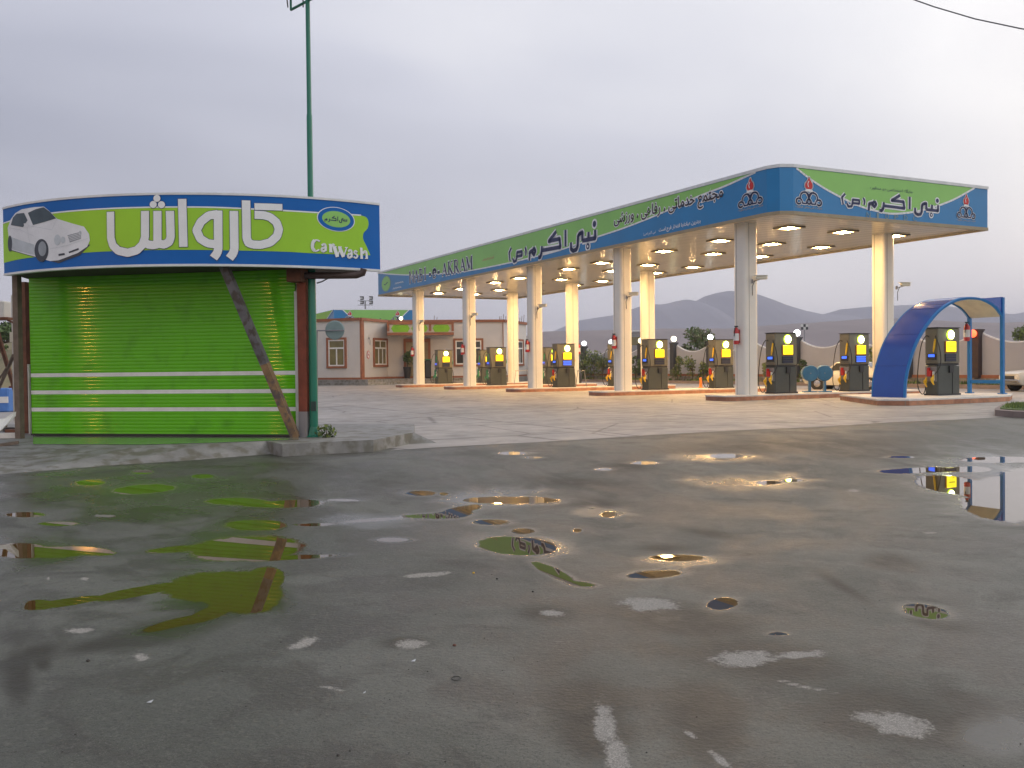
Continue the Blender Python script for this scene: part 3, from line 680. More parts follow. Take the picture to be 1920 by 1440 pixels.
# smaller lettering
mb = MB()
x0, x1 = LF.st(1152, 425)[0], LF.st(1356, 372)[0]; zb, zt = LF.st(1313, 391)[1], LF.st(1299, 362)[1]
tt = fit_text(shape('مجتمع خدماتی ، رفاهی ، ورزشی'), x0, x1, zb, zt, (0, .016, .075))
put(mb, LF, tt[2], 'sign_white', .014); put(mb, LF, tt[1], 'sign_dark', .020)
x0, x1 = LF.st(1236, 432)[0], LF.st(1314, 412)[0]; z1_ = LF.st(1310, 411)[1]; z0_ = LF.st(1310, 420)[1]-.04
tt = fit_text(shape('بهترین عبادتها انتظار فرج است'), x0, x1, z0_, z1_, (0, .02)); put(mb, LF, tt[1], 'sign_white', .014)
x0, x1 = LF.st(1207, 440)[0], LF.st(1230, 434)[0]
tt = fit_text(shape('نبی اکرم (ص)'), x0, x1, z0_, z1_-.05, (0,)); put(mb, LF, tt[0], 'sign_white', .014)
x0, x1 = SF.st(1631, 360)[0], SF.st(1711, 360)[0]; z0_, z1_ = SF.st(1700, 363)[1], SF.st(1700, 355)[1]
tt = fit_text(shape('جایگاه اختصاصی دو منظوره'), x0, x1, z0_, z1_, (0,)); put(mb, SF, tt[0], 'sign_navy', .014)
for k, ch in enumerate('NIOPDC'):
    x = 1628+k*17.4; yb = 406+k*1.4; q_ = SF.st(x, yb); T = fit_text(ch, q_[0]-.05 if ch == 'I' else q_[0]-.1, q_[0]+.05 if ch == 'I' else q_[0]+.1, q_[1]-.03, q_[1]+.15)[0]; put(mb, SF, T, 'sign_grey', .014)
mb.build('small_lettering', can)
# latin name with serifs
GL = {'N': ([[(.12, 0), (.12, 1)], [(.88, 0), (.88, 1)]], [[(.1, 1), (.88, 0)]], [(-.02, .26, 0), (-.05, .2, 1), (.76, 1.02, 1)], 1.0),
 'A': ([[(.48, 1), (.88, 0)]], [[(.5, 1), (.12, 0)], [(.25, .35), (.7, .35)]], [(0, .26, 0), (.7, 1.05, 0)], 1.0),
 'B': ([[(.2, 0), (.2, 1)]], [smooth([(.2, .97), (.55, .95), (.68, .77), (.55, .56), (.2, .53)], 3), smooth([(.2, .53), (.6, .5), (.78, .27), (.6, .04), (.2, .03)], 3)], [(.04, .3, 0), (.04, .3, 1)], .9),
 'I': ([[(.3, 0), (.3, 1)]], [], [(.1, .5, 0), (.1, .5, 1)], .6), 'K': ([[(.2, 0), (.2, 1)], [(.4, .5), (.85, 0)]], [[(.2, .42), (.78, 1)]], [(.04, .36, 0), (.04, .36, 1), (.66, .92, 1), (.7, 1, 0)], 1.0),
 'R': ([[(.2, 0), (.2, 1)], [(.45, .48), (.85, 0)]], [smooth([(.2, .97), (.58, .95), (.72, .75), (.56, .52), (.2, .5)], 3)], [(.04, .36, 0), (.04, .3, 1), (.74, 1, 0)], 1.0),
 'M': ([[(.15, 1), (.5, .1)], [(.92, 0), (.92, 1)]], [[(.12, 0), (.15, 1)], [(.5, .1), (.9, 1)]], [(0, .26, 0), (-.02, .2, 1), (.78, 1.08, 0), (.86, 1.08, 1)], 1.2),
 'e': ([smooth([(.12, .3), (.2, .58), (.45, .68), (.68, .55), (.7, .4)], 3)], [[(.12, .38), (.7, .4)], smooth([(.12, .3), (.2, .06), (.45, 0), (.72, .12)], 3)], [], .8), '-': ([[(.1, .35), (.5, .35)]], [], [], .6)}
mb = MB()
def latin(mb, S, s_, x0, x1, z0, z1, m1='sign_white', m2='sign_navy', d0=.014):
    tot = sum(GL[c_][3]+.12 for c_ in s_); k = (x1-x0)/tot; x = x0; hh = z1-z0
    for c_ in s_:
        a_, b_, se, w = GL[c_]; f = lambda p: (x+p[0]*k, z0+p[1]*hh)
        for m, t1, t2, off in ((m1, .36, .22, d0), (m2, .2, .07, d0+.006)):
            T = []
            for s2 in a_: T += rib([f(p) for p in s2], t1*k)
            for s2 in b_: T += rib([f(p) for p in s2], t2*k)
            for l, r_, y in se: T += rib([f((l, y)), f((r_, y))], (.22 if m == m1 else .06)*k)
            put(mb, S, T, m, off)
        x += (w+.12)*k
    return
zb, zt = LF.st(768, 531)[1], LF.st(768, 510)[1]
x0, x1 = LF.st(768, 520)[0], LF.st(801, 510)[0]; latin(mb, LF, 'NABI', x0, x1, zb, zt)
x0, x1 = LF.st(804, 520)[0], LF.st(827, 515)[0]; latin(mb, LF, '-e-', x0, x1, zb, zt)
x0, x1 = LF.st(829, 510)[0], LF.st(889, 500)[0]; latin(mb, LF, 'AKRAM', x0, x1, zb, zt)
c_ = LF.st(724, 532); put(mb, LF, disc(c_, .95, .56), 'sign_grey', .006); put(mb, LF, disc(c_, .85, .5), 'sign_green', .012)
put(mb, LF, rib([(c_[0]-.4, c_[1]), (c_[0]-.15, c_[1]-.08), (c_[0]+.1, c_[1]+.02), (c_[0]+.4, c_[1]+.06)], .06), 'sign_navy', .018)
for (xa, ya, xb, yb) in ((741, 532, 757, 529), (737, 541.5, 753, 538)):
    p, q_ = LF.st(xa, ya), LF.st(xb, yb); T = []
    for k in range(14):
        t = k/14; xx = p[0]+(q_[0]-p[0])*t; zz_ = p[1]+.04*math.sin(k*2.3); T += rib([(xx, zz_-.05*(k % 3 == 0)), (xx+(q_[0]-p[0])/18, zz_+.03)], .06)
    put(mb, LF, T, 'sign_white', .014)
p, q_ = LF.st(905, 491), LF.st(927, 485); T = []
for k in range(12):
    t = k/12; xx = p[0]+(q_[0]-p[0])*t; T += rib([(xx, p[1]+.06), (xx+.08, p[1]+.06+.12*((k*7) % 3)/2)], .06)
put(mb, LF, T, 'sign_pink', .014)
mb.build('latin_lettering', can)

# --- ceiling downlights
rowname = ['row nearest the long sign', 'middle row', 'row farthest from the long sign']
US = [-.1, 3.88, 7.75, 12.93, 16.2, 21.7, 24.9, 29.95, 33.8]
lamp0 = None
ordn = ['nearest', 'second', 'third', 'fourth', 'fifth', 'sixth', 'seventh', 'eighth', 'farthest']
for j, v in enumerate((2.05, 4.85, 7.72)):
    for i, u in enumerate(US):
        lab = f'lit square ceiling downlight, {ordn[i]} to the viewer in the {rowname[j]}'
        P = C(v, u, HC+.03)
        if lamp0 is None:
            lamp0 = thing('ceiling_downlight', lab, 'ceiling light', P, RZ, 'downlights in the canopy ceiling')
            mb = MB()
            for a, b_, w, d in ((0, -.36, .84, .12), (0, .36, .84, .12), (-.36, 0, .12, .6), (.36, 0, .12, .6)): mb.box((a, b_, -.03), (w, d, .06), 'fixture')
            mb.build('frame', lamp0, 'l')
            mb = MB(); mb.lathe((0, 0, -.025), [(.12, -.055), (.24, -.03), (.28, .02)], 'lamp_glow', 16); mb.build('diffuser', lamp0, 'l')
        else: dup(lamp0, P, RZ, lab)

# --- islands
isl_names = ['nearest island with two pumps and the first pair of columns', 'second island', 'third island', 'fourth island', 'farthest island']
isl_lab = ['low stone kerbed island carrying the nearest front column', 'low stone kerbed island behind the nearest column island', 'low stone kerbed island carrying the middle front column',
           'low stone kerbed island carrying the fourth front column', 'low stone kerbed island at the far end near the office']
def island(poly, label, loc, rz, space):
    t = thing('pump_island', label, 'island', loc, rz, 'pump islands')
    mb = MB(); mb.prism(poly, 0.0, .15, 'stone_side'); mb.build('stone_kerb', t, space)
    c = np.mean(poly, 0); p2 = [tuple(np.array(p)+(np.array(p)-c)/np.linalg.norm(np.array(p)-c)*.02) for p in poly]
    mb = MB(); mb.prism(p2, .15, .2, 'stone_top'); mb.build('top_slab', t, space)
    return t
def rr(x0, x1, y0, y1, r, n=5):
    P = []
    for cx_, cy_, a0_ in ((x1-r, y1-r, 0), (x0+r, y1-r, 90), (x0+r, y0+r, 180), (x1-r, y0+r, 270)):
        P += [(cx_+r*math.cos(R(a0_+90*k/n)), cy_+r*math.sin(R(a0_+90*k/n))) for k in range(n+1)]
    return P
for i in range(5): island(rr(-1.5, W_+1.5, -.72, .72, .35), isl_lab[i], C(0, i*D_, 0), RZ, 'l')
near = [G(*p)[:2] for p in ((1625, 752), (1628, 757), (1645, 760.5), (1705, 761), (1793, 757.3), (1870, 754), (1893, 752.3), (1898, 748.5))]
far_ = [tuple(np.array(p)+DD[:2]*1.55) for p in (near[7], near[5], near[3], near[2])]
i0poly = [tuple(p) for p in near]+[far_[0]]+[far_[1], far_[2], tuple(np.array(near[0])+DD[:2]*1.2)]
i0poly = [(float(a), float(b)) for a, b in i0poly]
def hull(P):
    P = sorted(set(P)); cr = lambda o, a, b: (a[0]-o[0])*(b[1]-o[1])-(a[1]-o[1])*(b[0]-o[0]); H_ = []
    for Q_ in (P, P[::-1]):
        h_ = []
        for p in Q_:
            while len(h_) > 1 and cr(h_[-2], h_[-1], p) <= 0: h_.pop()
            h_.append(p)
        H_ += h_[:-1]
    return H_
i0poly = hull(i0poly)
l0 = np.mean(i0poly, 0); island(i0poly, 'low stone kerbed island under the blue arch', (l0[0], l0[1], 0), 0, 'w')

# --- fuel pumps (local: front faces -y, nozzle side faces -x)
def make_pump(label, loc):
    t = thing('fuel_pump', label, 'fuel pump', loc, RZ, 'fuel pumps on the islands')
    w, d, zs, zt = 1.10, .52, 1.02, 2.27
    mb = MB(); mb.bbox((0, 0, zs/2), (w, d, zs), 'pump_base', .035); mb.box((.17, -d/2-.008, .45), (.02, .016, .86), 'black_plastic')
    mb.box((0, 0, .03), (w+.04, d+.04, .06), 'black_plastic'); base = mb.build('lower_cabinet', t, 'l')
    mb = MB(); mb.box((.08, -d/2-.03, .88), (.2, .06, .24), 'black_plastic'); mb.build('valve_cover', t, 'l')
    mb = MB(); mb.box((0, 0, zs+.025), (w-.06, d-.04, .05), 'black_plastic'); mb.build('joint_strip', t, 'l')
    mb = MB(); mb.bbox((0, 0, (zs+.05+zt)/2), (w, d, zt-zs-.05), 'pump_top', .03); mb.box((0, 0, zt+.012), (w+.03, d+.03, .024), 'black_plastic'); top = mb.build('upper_cabinet', t, 'l')
    xd = .06
    mb = MB(); mb.lathe((xd, -d/2-.02, 2.04), [(.17, .02), (.17, -.01), (.15, -.02)], 'pump_lamp_edge', 28, 'y'); lp = mb.build('round_lamp', t, 'l')
    mb = MB(); mb.lathe((xd, -d/2-.045, 2.04), [(.135, .01), (.13, -.012), (.09, -.02)], 'pump_lamp', 28, 'y'); mb.build('lens', lp, 'l')
    mb = MB(); mb.bbox((xd, -d/2-.015, 1.63), (.56, .05, .40), 'disp_orange', .02); fr = mb.build('display_frame', t, 'l')
    mb = MB(); mb.bbox((xd, -d/2-.045, 1.64), (.48, .02, .34), 'disp_yellow', .01)
    for k in range(6): mb.box((xd-.12+k*.047, -d/2-.058, 1.655), (.032, .006, .02+.01*(k % 2)), 'disp_text')
    mb.box((xd+.08, -d/2-.058, 1.54), (.08, .006, .01), 'disp_text'); mb.build('display', fr, 'l')
    mb = MB(); mb.box((xd, -d/2-.012, 1.27), (.54, .03, .26), 'black_plastic')
    for k in range(3): mb.box((xd, -d/2-.03, 1.36-.085*k), (.50, .012, .055), 'disp_dim')
    mb.build('price_panel', t, 'l')
    # nozzle side
    mb = MB(); mb.box((-w/2-.01, 0, .72), (.02, d-.08, .5), 'metal_grey'); mb.build('nozzle_bay', t, 'l')
    mb = MB(); mb.box((-w/2-.02, -.04, 1.3), (.04, .34, .2), 'black_plastic'); kp = mb.build('keypad_panel', t, 'l')
    mb = MB(); mb.box((-w/2-.045, -.04, 1.34), (.012, .24, .09), 'disp_blue'); mb.build('small_screen', kp, 'l')
    mb = MB(); mb.box((-w/2-.05, .02, .74), (.1, .16, .2), 'plastic_red'); mb.box((-w/2-.06, .06, .88), (.07, .08, .12), 'plastic_red')
    mb.box((-w/2-.04, -.12, .66), (.05, .06, .3), 'label_white'); mb.build('nozzle_boot', t, 'l')
    for s_, y, zb_, mt in ((0, -.14, .42, 'plastic_yellow'), (1, .14, .34, 'plastic_yellow')):
        mb = MB(); mb.tube([(-w/2-.06, y, zb_+.28), (-w/2-.1, y, zb_+.16), (-w/2-.13, y, zb_+.05), (-w/2-.1, y-.04, zb_-.06)], [.02, .045, .04, .018], mt, 8)
        mb.box((-w/2-.13, y, zb_+.13), (.12, .05, .09), mt); mb.build('nozzle', t, 'l')
    mb = MB(); mb.tube([(-w/2-.03, -.18, 1.9), (-w/2-.06, -.16, 1.6), (-w/2-.05, -.12, 1.45)], [.03, .035, .02], 'plastic_yellow', 8); mb.build('nozzle', t, 'l')
    hp = smooth([(-w/2+.02, -.2, 1.95), (-w/2-.1, -.2, 1.98), (-w/2-.2, -.16, 1.75), (-w/2-.3, -.1, 1.1), (-w/2-.34, -.1, .45), (-w/2-.27, -.1, .1), (-w/2-.12, -.12, .04), (-w/2-.06, -.14, .2), (-w/2-.08, -.14, .4)], 5) if False else None
    def h3(P, nme='hose'):
        P = [np.array(p, float) for p in P]; Q = [2*P[0]-P[1]]+P+[2*P[-1]-P[-2]]; o_ = []
        for i in range(1, len(Q)-2):
            for k in range(5):
                t_ = k/5; a, b2, c2, d2 = Q[i-1:i+3]; o_.append(.5*((2*b2)+(-a+c2)*t_+(2*a-5*b2+4*c2-d2)*t_*t_+(-a+3*b2-3*c2+d2)*t_**3))
        o_.append(Q[-2]); mb = MB(); mb.tube(o_, .017, 'black_rubber', 6); mb.build(nme, t, 'l')
    h3([(-w/2+.02, .1, 1.98), (-w/2-.1, .14, 2.0), (-w/2-.22, .22, 1.7), (-w/2-.3, .28, 1.0), (-w/2-.3, .3, .35), (-w/2-.18, .26, .06), (-w/2-.1, .2, .1), (-w/2-.1, .14, .3)])
    h3([(-w/2+.02, -.15, 1.98), (-w/2-.06, -.22, 1.98), (-w/2-.02, -d/2-.06, 1.7), (-w/2+.06, -d/2-.07, 1.25), (-w/2+.02, -d/2-.05, .95), (-w/2-.08, -.2, .7)])
    h3([(w/2-.02, .1, 1.95), (w/2+.08, .1, 1.9), (w/2+.1, .1, 1.2), (w/2+.2, .08, .6), (w/2+.17, .06, .12), (w/2+.06, .05, .1), (w/2+.03, .05, .5)])
    mb = MB(); mb.tube([(w/2+.05, -.08, 1.6), (w/2+.08, -.1, 1.4), (w/2+.04, -.1, 1.25)], [.03, .035, .02], 'plastic_yellow', 8); mb.build('nozzle', t, 'l')
    return t
def v_at(x, u):
    d = ray(x, 700); k = d[0]/d[1]          # X = k*Y on the line C(v,u)
    b_ = O_+DD*u; return float((k*b_[1]-b_[0])/(QQ[0]-k*QQ[1]))
PUMPS = [(1767, -5.3, 'grey fuel pump standing alone under the blue arch'), (1465, 0, 'grey fuel pump beside the nearest column on its right'),
 (1602, 0, 'grey fuel pump just left of the blue arch, price panel glowing blue'), (1228, D_, 'grey fuel pump right of the second front column'), (1352, D_, 'grey fuel pump just left of the nearest column'),
 (1057, 2*D_, 'grey fuel pump right of the middle front column with blue price panel'), (1160, 2*D_, 'fuel pump mostly hidden behind the second front column'), (931, 3*D_, 'fuel pump standing before the dark office window'),
 (1034, 3*D_, 'fuel pump half hidden behind the pump right of the middle column'), (832, 4*D_, 'farthest fuel pump, near the office door'), (912, 4*D_, 'fuel pump half hidden behind the fourth front column')]
p0 = None; pumps = []
for x, u, lab in PUMPS:
    P = C(v_at(x, u), u, .2)
    if p0 is None: p0 = make_pump(lab, P); pumps.append(p0)
    else: pumps.append(dup(p0, P, RZ, lab))
for k in (7, 8, 9, 10):      # the far pumps carry green and violet fittings
    for ch in pumps[k].children:
        for a_, b_ in (('nozzle_boot', {'plastic_red': 'plastic_green'}), ('nozzle', {'plastic_yellow': 'plastic_green'}), ('keypad_panel', {'black_plastic': 'plastic_purple'})):
            if ch.name.split('.')[0] == a_:
                ch.data = ch.data.copy()
                for i_, mm_ in enumerate(ch.data.materials):
                    if mm_.name in b_: ch.data.materials[i_] = MATS[b_[mm_.name]]
m_blue = MATS['disp_blue']
for k in (2, 5):       # price panels that glow blue
    for ch in pumps[k].children:
        if ch.name.startswith('price_panel'):
            ch.data = ch.data.copy()
            for i_, mm_ in enumerate(ch.data.materials):
                if mm_.name == 'disp_dim': ch.data.materials[i_] = m_blue

# --- extinguishers and cameras on the columns
def make_ext(label, P):
    t = thing('fire_extinguisher', label, 'fire extinguisher', P, RZ, 'fire extinguishers hung on columns')
    mb = MB(); mb.lathe((-.13, 0, 0), [(.06, -.3), (.1, -.28), (.1, .2), (.06, .28), (.03, .32)], 'ext_red', 14); mb.smooth = True; b_ = mb.build('cylinder', t, 'l')
    mb = MB(); mb.lathe((-.13, 0, -.02), [(.102, -.14), (.102, .12)], 'label_white', 14); mb.build('paper_label', b_, 'l')
    mb = MB(); mb.box((-.13, 0, .36), (.14, .04, .05), 'black_plastic'); mb.tube([(-.1, 0, .35), (-.22, -.02, .3), (-.25, -.02, .0)], .015, 'black_rubber', 6); mb.build('valve', t, 'l')
    mb = MB(); mb.box((-.02, 0, 0), (.03, .1, .5), 'plastic_red'); mb.build('bracket', t, 'l')
    return t
cn = ['nearest front column', 'second front column', 'middle front column', 'fourth front column', 'farthest front column']
e0 = None
for i in range(5):
    P = C(-.33, i*D_-.0, 2.35)
    lab = f'red fire extinguisher on the left side of the {cn[i]}'
    if e0 is None: e0 = make_ext(lab, P)
    else: dup(e0, P, RZ, lab)
dup(e0, C(W_+.34, D_, 2.35), RZ+math.pi, 'red fire extinguisher seen just right of the nearest column')
dup(e0, C(W_+.34, 3*D_, 2.35), RZ+math.pi, 'red fire extinguisher on a back column left of the wall lamps')
def make_cam(label, P, rz):
    t = thing('security_camera', label, 'camera', P, rz, 'security cameras on the columns')
    mb = MB(); mb.bbox((.32, -.1, .02), (.42, .13, .13), 'cam_white', .03); mb.box((.30, -.1, .1), (.48, .16, .02), 'cam_white'); mb.build('housing', t, 'l')
    mb = MB(); mb.tube([(0, 0, -.1), (.12, -.04, -.08), (.26, -.09, -.04)], .018, 'metal_grey', 6); mb.box((0, 0, -.1), (.04, .1, .14), 'metal_grey'); mb.build('bracket', t, 'l')
    mb = MB(); mb.tube([(.14, -.05, -.06), (.05, -.09, -.12), (-.02, -.1, -.3), (-.01, -.08, -.62)], .014, 'black_rubber', 6); mb.build('cable', t, 'l')
    return t
k0 = None
for i in range(5):
    P = C(.0, i*D_-.35, 4.45-.02*i); lab = f'small pale security camera on the {cn[i]}'
    if k0 is None: k0 = make_cam(lab, P, RZ-.5)
    else: dup(k0, P, RZ-.5-(.2*i), lab)
dup(k0, C(W_+.30, -.42, 4.42), RZ-.3, 'small pale security camera on the back column above the blue arch')

# ================================================================== BLUE ARCH
fn = G(1697, 745.7, .2); npst = G(1879.5, 738.8, .2); ax = (npst-fn); ax[2] = 0; LEN = np.linalg.norm(ax); ax /= LEN
AF = Flat(fn-np.array([0, 0, .2]), ax); perp = -AF.n; WID = 1.25
rz_a = math.atan2(ax[1], ax[0])
arch = thing('arch_shelter', 'blue curved sheet shelter arching over the nearest pump island', 'shelter', fn, rz_a)
ap = [AF.st(x, y) for x, y in ((1697, 745.7), (1698, 720), (1701, 700), (1706, 680), (1712, 660), (1720, 640), (1730, 622), (1742, 605), (1756, 588), (1770, 576), (1785, 567), (1800, 561.5), (1818, 559.5), (1838, 561.5), (1855, 569), (1868, 579), (1879, 594))]
ap = smooth(ap, 3)
def A3(q_, w): return AF.P+AF.a*q_[0]+np.array([0, 0, q_[1]])+perp*w
mb = MB(); n = len(ap); th = .05
# normals in the arch plane
nn = []
for i in range(n):
    a, b_ = np.array(ap[max(0, i-1)]), np.array(ap[min(n-1, i+1)]); d = (b_-a)/np.linalg.norm(b_-a); nn.append(np.array([-d[1], d[0]]))
outer = [np.array(ap[i])+nn[i]*th for i in range(n)]
iapex = max(range(n), key=lambda i: ap[i][1])
vs = [A3(outer[i], w) for i in range(n) for w in (0.02, WID-.02)]
mb.add(vs, [[2*i, 2*i+2, 2*i+3, 2*i+1] for i in range(n-1)], 'arch_blue'); mb.smooth = True
csh = mb.build('curved_sheet', arch)
for i_ in range(8, n-4, 9):
    mb = MB(); p_, q_ = A3(outer[i_]+nn[i_]*.002, .03), A3(outer[i_]+nn[i_]*.002, WID-.03); mb.tube([p_, q_], .008, 'arch_blue', 6); mb.build('sheet_seam', csh)
mb = MB(); vs = [A3(np.array(ap[i])+nn[i]*.01, w) for i in range(n) for w in (0.03, WID-.03)]
mb.add(vs, [[2*i, 2*i+1, 2*i+3, 2*i+2] for i in range(n-1)], 'arch_lining'); mb.smooth = True; mb.build('lining', arch)
for w0 in (0.0, WID):
    mb = MB(); mb.tube([A3(np.array(ap[i])+nn[i]*.01, w0) for i in range(n)], .055, 'arch_rim', 4); mb.build('rim', arch)
topz = npst[2]+(px(npst)[1]-558)/F*npst[1]
sA = ap[iapex][0]
for w0, nme in ((0, 'near'), (WID, 'far')):
    # spandrel plate between the arch and the flat top
    mb = MB(); pts = [ap[i] for i in range(iapex, n)]; zt_ = [max(p[1]+.02, (ap[iapex][1]+(topz-ap[iapex][1])*(p[0]-sA)/(LEN-sA))) for p in pts]
    vs = [A3(p, w0+o_) for p in pts for o_ in (-.02, .02)]+[A3((p[0], z_), w0+o_) for p, z_ in zip(pts, zt_) for o_ in (-.02, .02)]
    k = len(pts); fs = []
    for i in range(k-1):
        a = 2*i; b_ = 2*k+2*i; fs += [[a, a+2, b_+2, b_], [a+1, b_+1, b_+3, a+3], [b_, b_+2, b_+3, b_+1]]
    mb.add(vs, fs, 'arch_blue'); mb.build('corner_plate', arch)
    mb = MB(); P = A3((LEN, 0), w0); mb.box((P[0], P[1], (.2+topz)/2), (.11, .11, topz-.2), 'arch_rim', rz_a); mb.box((P[0], P[1], .22), (.22, .22, .03), 'arch_rim', rz_a); mb.build('post', arch)
P, Q = A3((LEN, topz-.06), 0), A3((LEN, topz-.06), WID); mb = MB(); c = (P+Q)/2; mb.box(c, (.1, WID, .16), 'arch_blue', rz_a); mb.build('top_beam', arch)
P, Q = A3((LEN, .62), 0), A3((LEN, .62), WID); mb = MB(); c = (P+Q)/2; mb.box(c, (.06, WID-.1, .12), 'arch_rim', rz_a); mb.build('cross_rail', arch)
P = A3((LEN, 0), WID)
dup(e0, (P[0]-.02, P[1]-.02, 2.35), RZ, 'red fire extinguisher on the far post of the blue arch')

# ================================================================== CAR WASH KIOSK
FB, FT = 3.02, 4.145
Pl, Pr = atY(8, 516, 16.3), atY(713, 505, 16.3)
half = (Pr[0]-Pl[0])/2; sag = 1.2; rad = (half**2+sag**2)/(2*sag); cc = ((Pl[0]+Pr[0])/2, 16.3-sag+rad)
KA = Arc(cc, rad); amax = math.asin(half/rad)
FB = atY(360, 497, 16.3-sag)[2]; FT = atY(360, 363, 16.3-sag)[2]
shL, shR = np.array([-8.645, 17.163, 0]), np.array([-3.645, 16.16, 0])
ksx = (shR-shL)/np.linalg.norm(shR-shL); rk = math.atan2(ksx[1], ksx[0]); kn = np.array([-ksx[1], ksx[0], 0])   # kn points away from camera
kio = thing('car_wash_kiosk', 'green shuttered kiosk under a curved blue and lime car wash sign', 'kiosk', (shL+shR)/2+np.array([0, 0, .19]), rk)
sN = 40; aa = np.linspace(-amax, amax, sN)
def fpt(a, z, off=0.): return np.array([cc[0]+(rad+off)*math.sin(a), cc[1]-(rad+off)*math.cos(a), z])
mb = MB(); vs = [fpt(a, z) for a in aa for z in (FB, FT)]+[fpt(a, z, -.08) for a in aa for z in (FB, FT)]
k = 2*sN; fs = []
for i in range(sN-1):
    a = 2*i; fs += [[a, a+2, a+3, a+1], [k+a, k+a+1, k+a+3, k+a+2], [a+1, a+3, k+a+3, k+a+1], [a, k+a, k+a+2, a+2]]
fs += [[0, 1, k+1, k], [2*sN-2, k+2*sN-2, k+2*sN-1, 2*sN-1]]
mb.add(vs, fs, 'sign_blue_kiosk'); sgn = mb.build('curved_sign', kio)
for nme, z, m in (('upper_edge_trim', FT, 'trim_white'), ('lower_edge_trim', FB, 'trim_white')):
    mb = MB(); vs = [fpt(a, z+dz, o_) for a in aa for dz, o_ in ((-.015, -.09), (-.015, .012), (.02, .012), (.02, -.09))]
    mb.add(vs, [[4*i+j, 4*i+4+j, 4*i+4+(j+1) % 4, 4*i+(j+1) % 4] for i in range(sN-1) for j in range(4)], m); mb.build(nme, sgn)
# roof / soffit slab between sign and body
bk = [np.array([-3.75, 17.9, 0]), np.array([-9.1, 19.2, 0])]
poly = [tuple(fpt(a, 0, -.09)[:2]) for a in aa]+[tuple(p[:2]) for p in bk]
mb = MB(); mb.prism(poly, FB-.005+.03, FB+.16, 'dark_soffit'); mb.build('soffit', kio)
mb = MB(); mb.prism(poly, FT-.35, FT-.28, 'metal_grey'); mb.build('roof', kio)
# art
c1 = lambda x, y: KA.st(x/5.0526, 340+y/5.0526); c2_ = lambda x, y: KA.st(360+x/5.0526, 340+y/5.0526)
topc = smooth([c1(30, 400), c1(260, 335), c1(520, 298), c1(1000, 260), c1(1450, 246), c1(1900, 245), c2_(300, 250), c2_(560, 262), c2_(1190, 297), c2_(1600, 322)], 4)
botc = smooth([c1(45, 772), c1(250, 728), c1(500, 705), c1(870, 672), c1(1400, 652), c1(1900, 650), c2_(400, 655), c2_(900, 668), c2_(1200, 685), c2_(1690, 706)], 4)
mb = MB(); xs0, xs1 = topc[0][0], c2_(1600, 322)[0]; xx = np.linspace(xs0, xs1, 60); tz = np.interp(xx, [p[0] for p in topc], [p[1] for p in topc]); bz = np.interp(xx, [p[0] for p in botc], [p[1] for p in botc])
T = []
for i in range(59): T += [[(xx[i], bz[i]), (xx[i+1], bz[i+1]), (xx[i+1], tz[i+1])], [(xx[i], bz[i]), (xx[i+1], tz[i+1]), (xx[i], tz[i])]]
edge = smooth([c2_(1600, 322), c2_(1655, 345), c2_(1672, 400), c2_(1660, 450), c2_(1625, 490), c2_(1620, 545), c2_(1650, 610), c2_(1690, 700)], 3)
pl = [(xs1, float(tz[-1]))]+edge[1:]+[(xs1, float(bz[-1]))]
put(mb, KA, T+poly_tris(pl), 'sign_lime', .004)
put(mb, KA, rib(topc, .022), 'sign_white', .008)
o_ = c2_(1365, 360); oR = abs(c2_(1540, 360)[0]-o_[0]); oZ = abs(c2_(1365, 475)[1]-o_[1])
for k_, m, off in ((1., 'sign_white', .009), (.95, 'sign_blue_kiosk', .012)): put(mb, KA, disc(o_, oR*k_, oZ*k_, 40, -.06), m, off)
put(mb, KA, disc(o_, oR*.74, oZ*.66, 40, -.06), 'sign_green', .015)
sx = lambda x0, x1: None
q0 = cv((1785, 420)); q1 = cv((537, 700)); ksc = oR*1.15/(q0[0]-q1[0])
def fo(q_): return (o_[0]+oR*.55+(q_[0]-q0[0])*ksc, o_[1]-.02+(q_[1]-q0[1])*ksc*1.5)
T = []
for s_ in WORD['st']: T += rib([fo(cv(p)) for p in s_], .014)
put(mb, KA, T, 'sign_navy', .019)
mb.build('sign_artwork', sgn)
# big word
st = [[c1(1052, 290), c1(1055, 540), c1(1075, 610), c1(1125, 658), c1(1215, 678), c1(1300, 655), c1(1355, 600), c1(1378, 530), c1(1378, 282)],
      [c1(1365, 570), c1(1400, 598), c1(1450, 606), c1(1495, 598), c1(1495, 282)], [c1(1495, 590), c1(1560, 600), c1(1605, 575), c1(1620, 530), c1(1613, 282)],
      [c1(1728, 168), c1(1740, 622)],
      [c2_(248, 278), c2_(250, 640), c2_(240, 680), c2_(205, 727)], [c2_(248, 312), c2_(160, 325), c2_(85, 385), c2_(45, 465), c2_(80, 545), c2_(150, 588), c2_(245, 600)],
      [c2_(397, 282), c2_(402, 640), c2_(390, 685), c2_(355, 730)],
      [c2_(512, 182), c2_(518, 540), c2_(535, 585), c2_(580, 600), c2_(650, 603), c2_(740, 580), c2_(805, 520), c2_(822, 455), c2_(800, 390), c2_(740, 340), c2_(680, 322), c2_(592, 318)], [c2_(592, 240), c2_(855, 248)]]
mb = MB()
for m, w, off, ex in (('sign_navy', .146, .011, .007), ('sign_white', .130, .016, 0)):
    T = []
    for s_ in st:
        P = [np.array(p) for p in s_]; d0_ = P[0]-P[1]; d1_ = P[-1]-P[-2]
        P[0] = P[0]+d0_/np.linalg.norm(d0_)*ex; P[-1] = P[-1]+d1_/np.linalg.norm(d1_)*ex
        T += rib([tuple(p) for p in P], w*(.82 if s_ is st[-1] else 1))
    for x, y in ((1490, 163), (1455, 221), (1533, 223)): T += disc(c1(x, y), .056+ex, .056+ex, 18)
    put(mb, KA, T, m, off)
mb.build('persian_lettering', sgn)
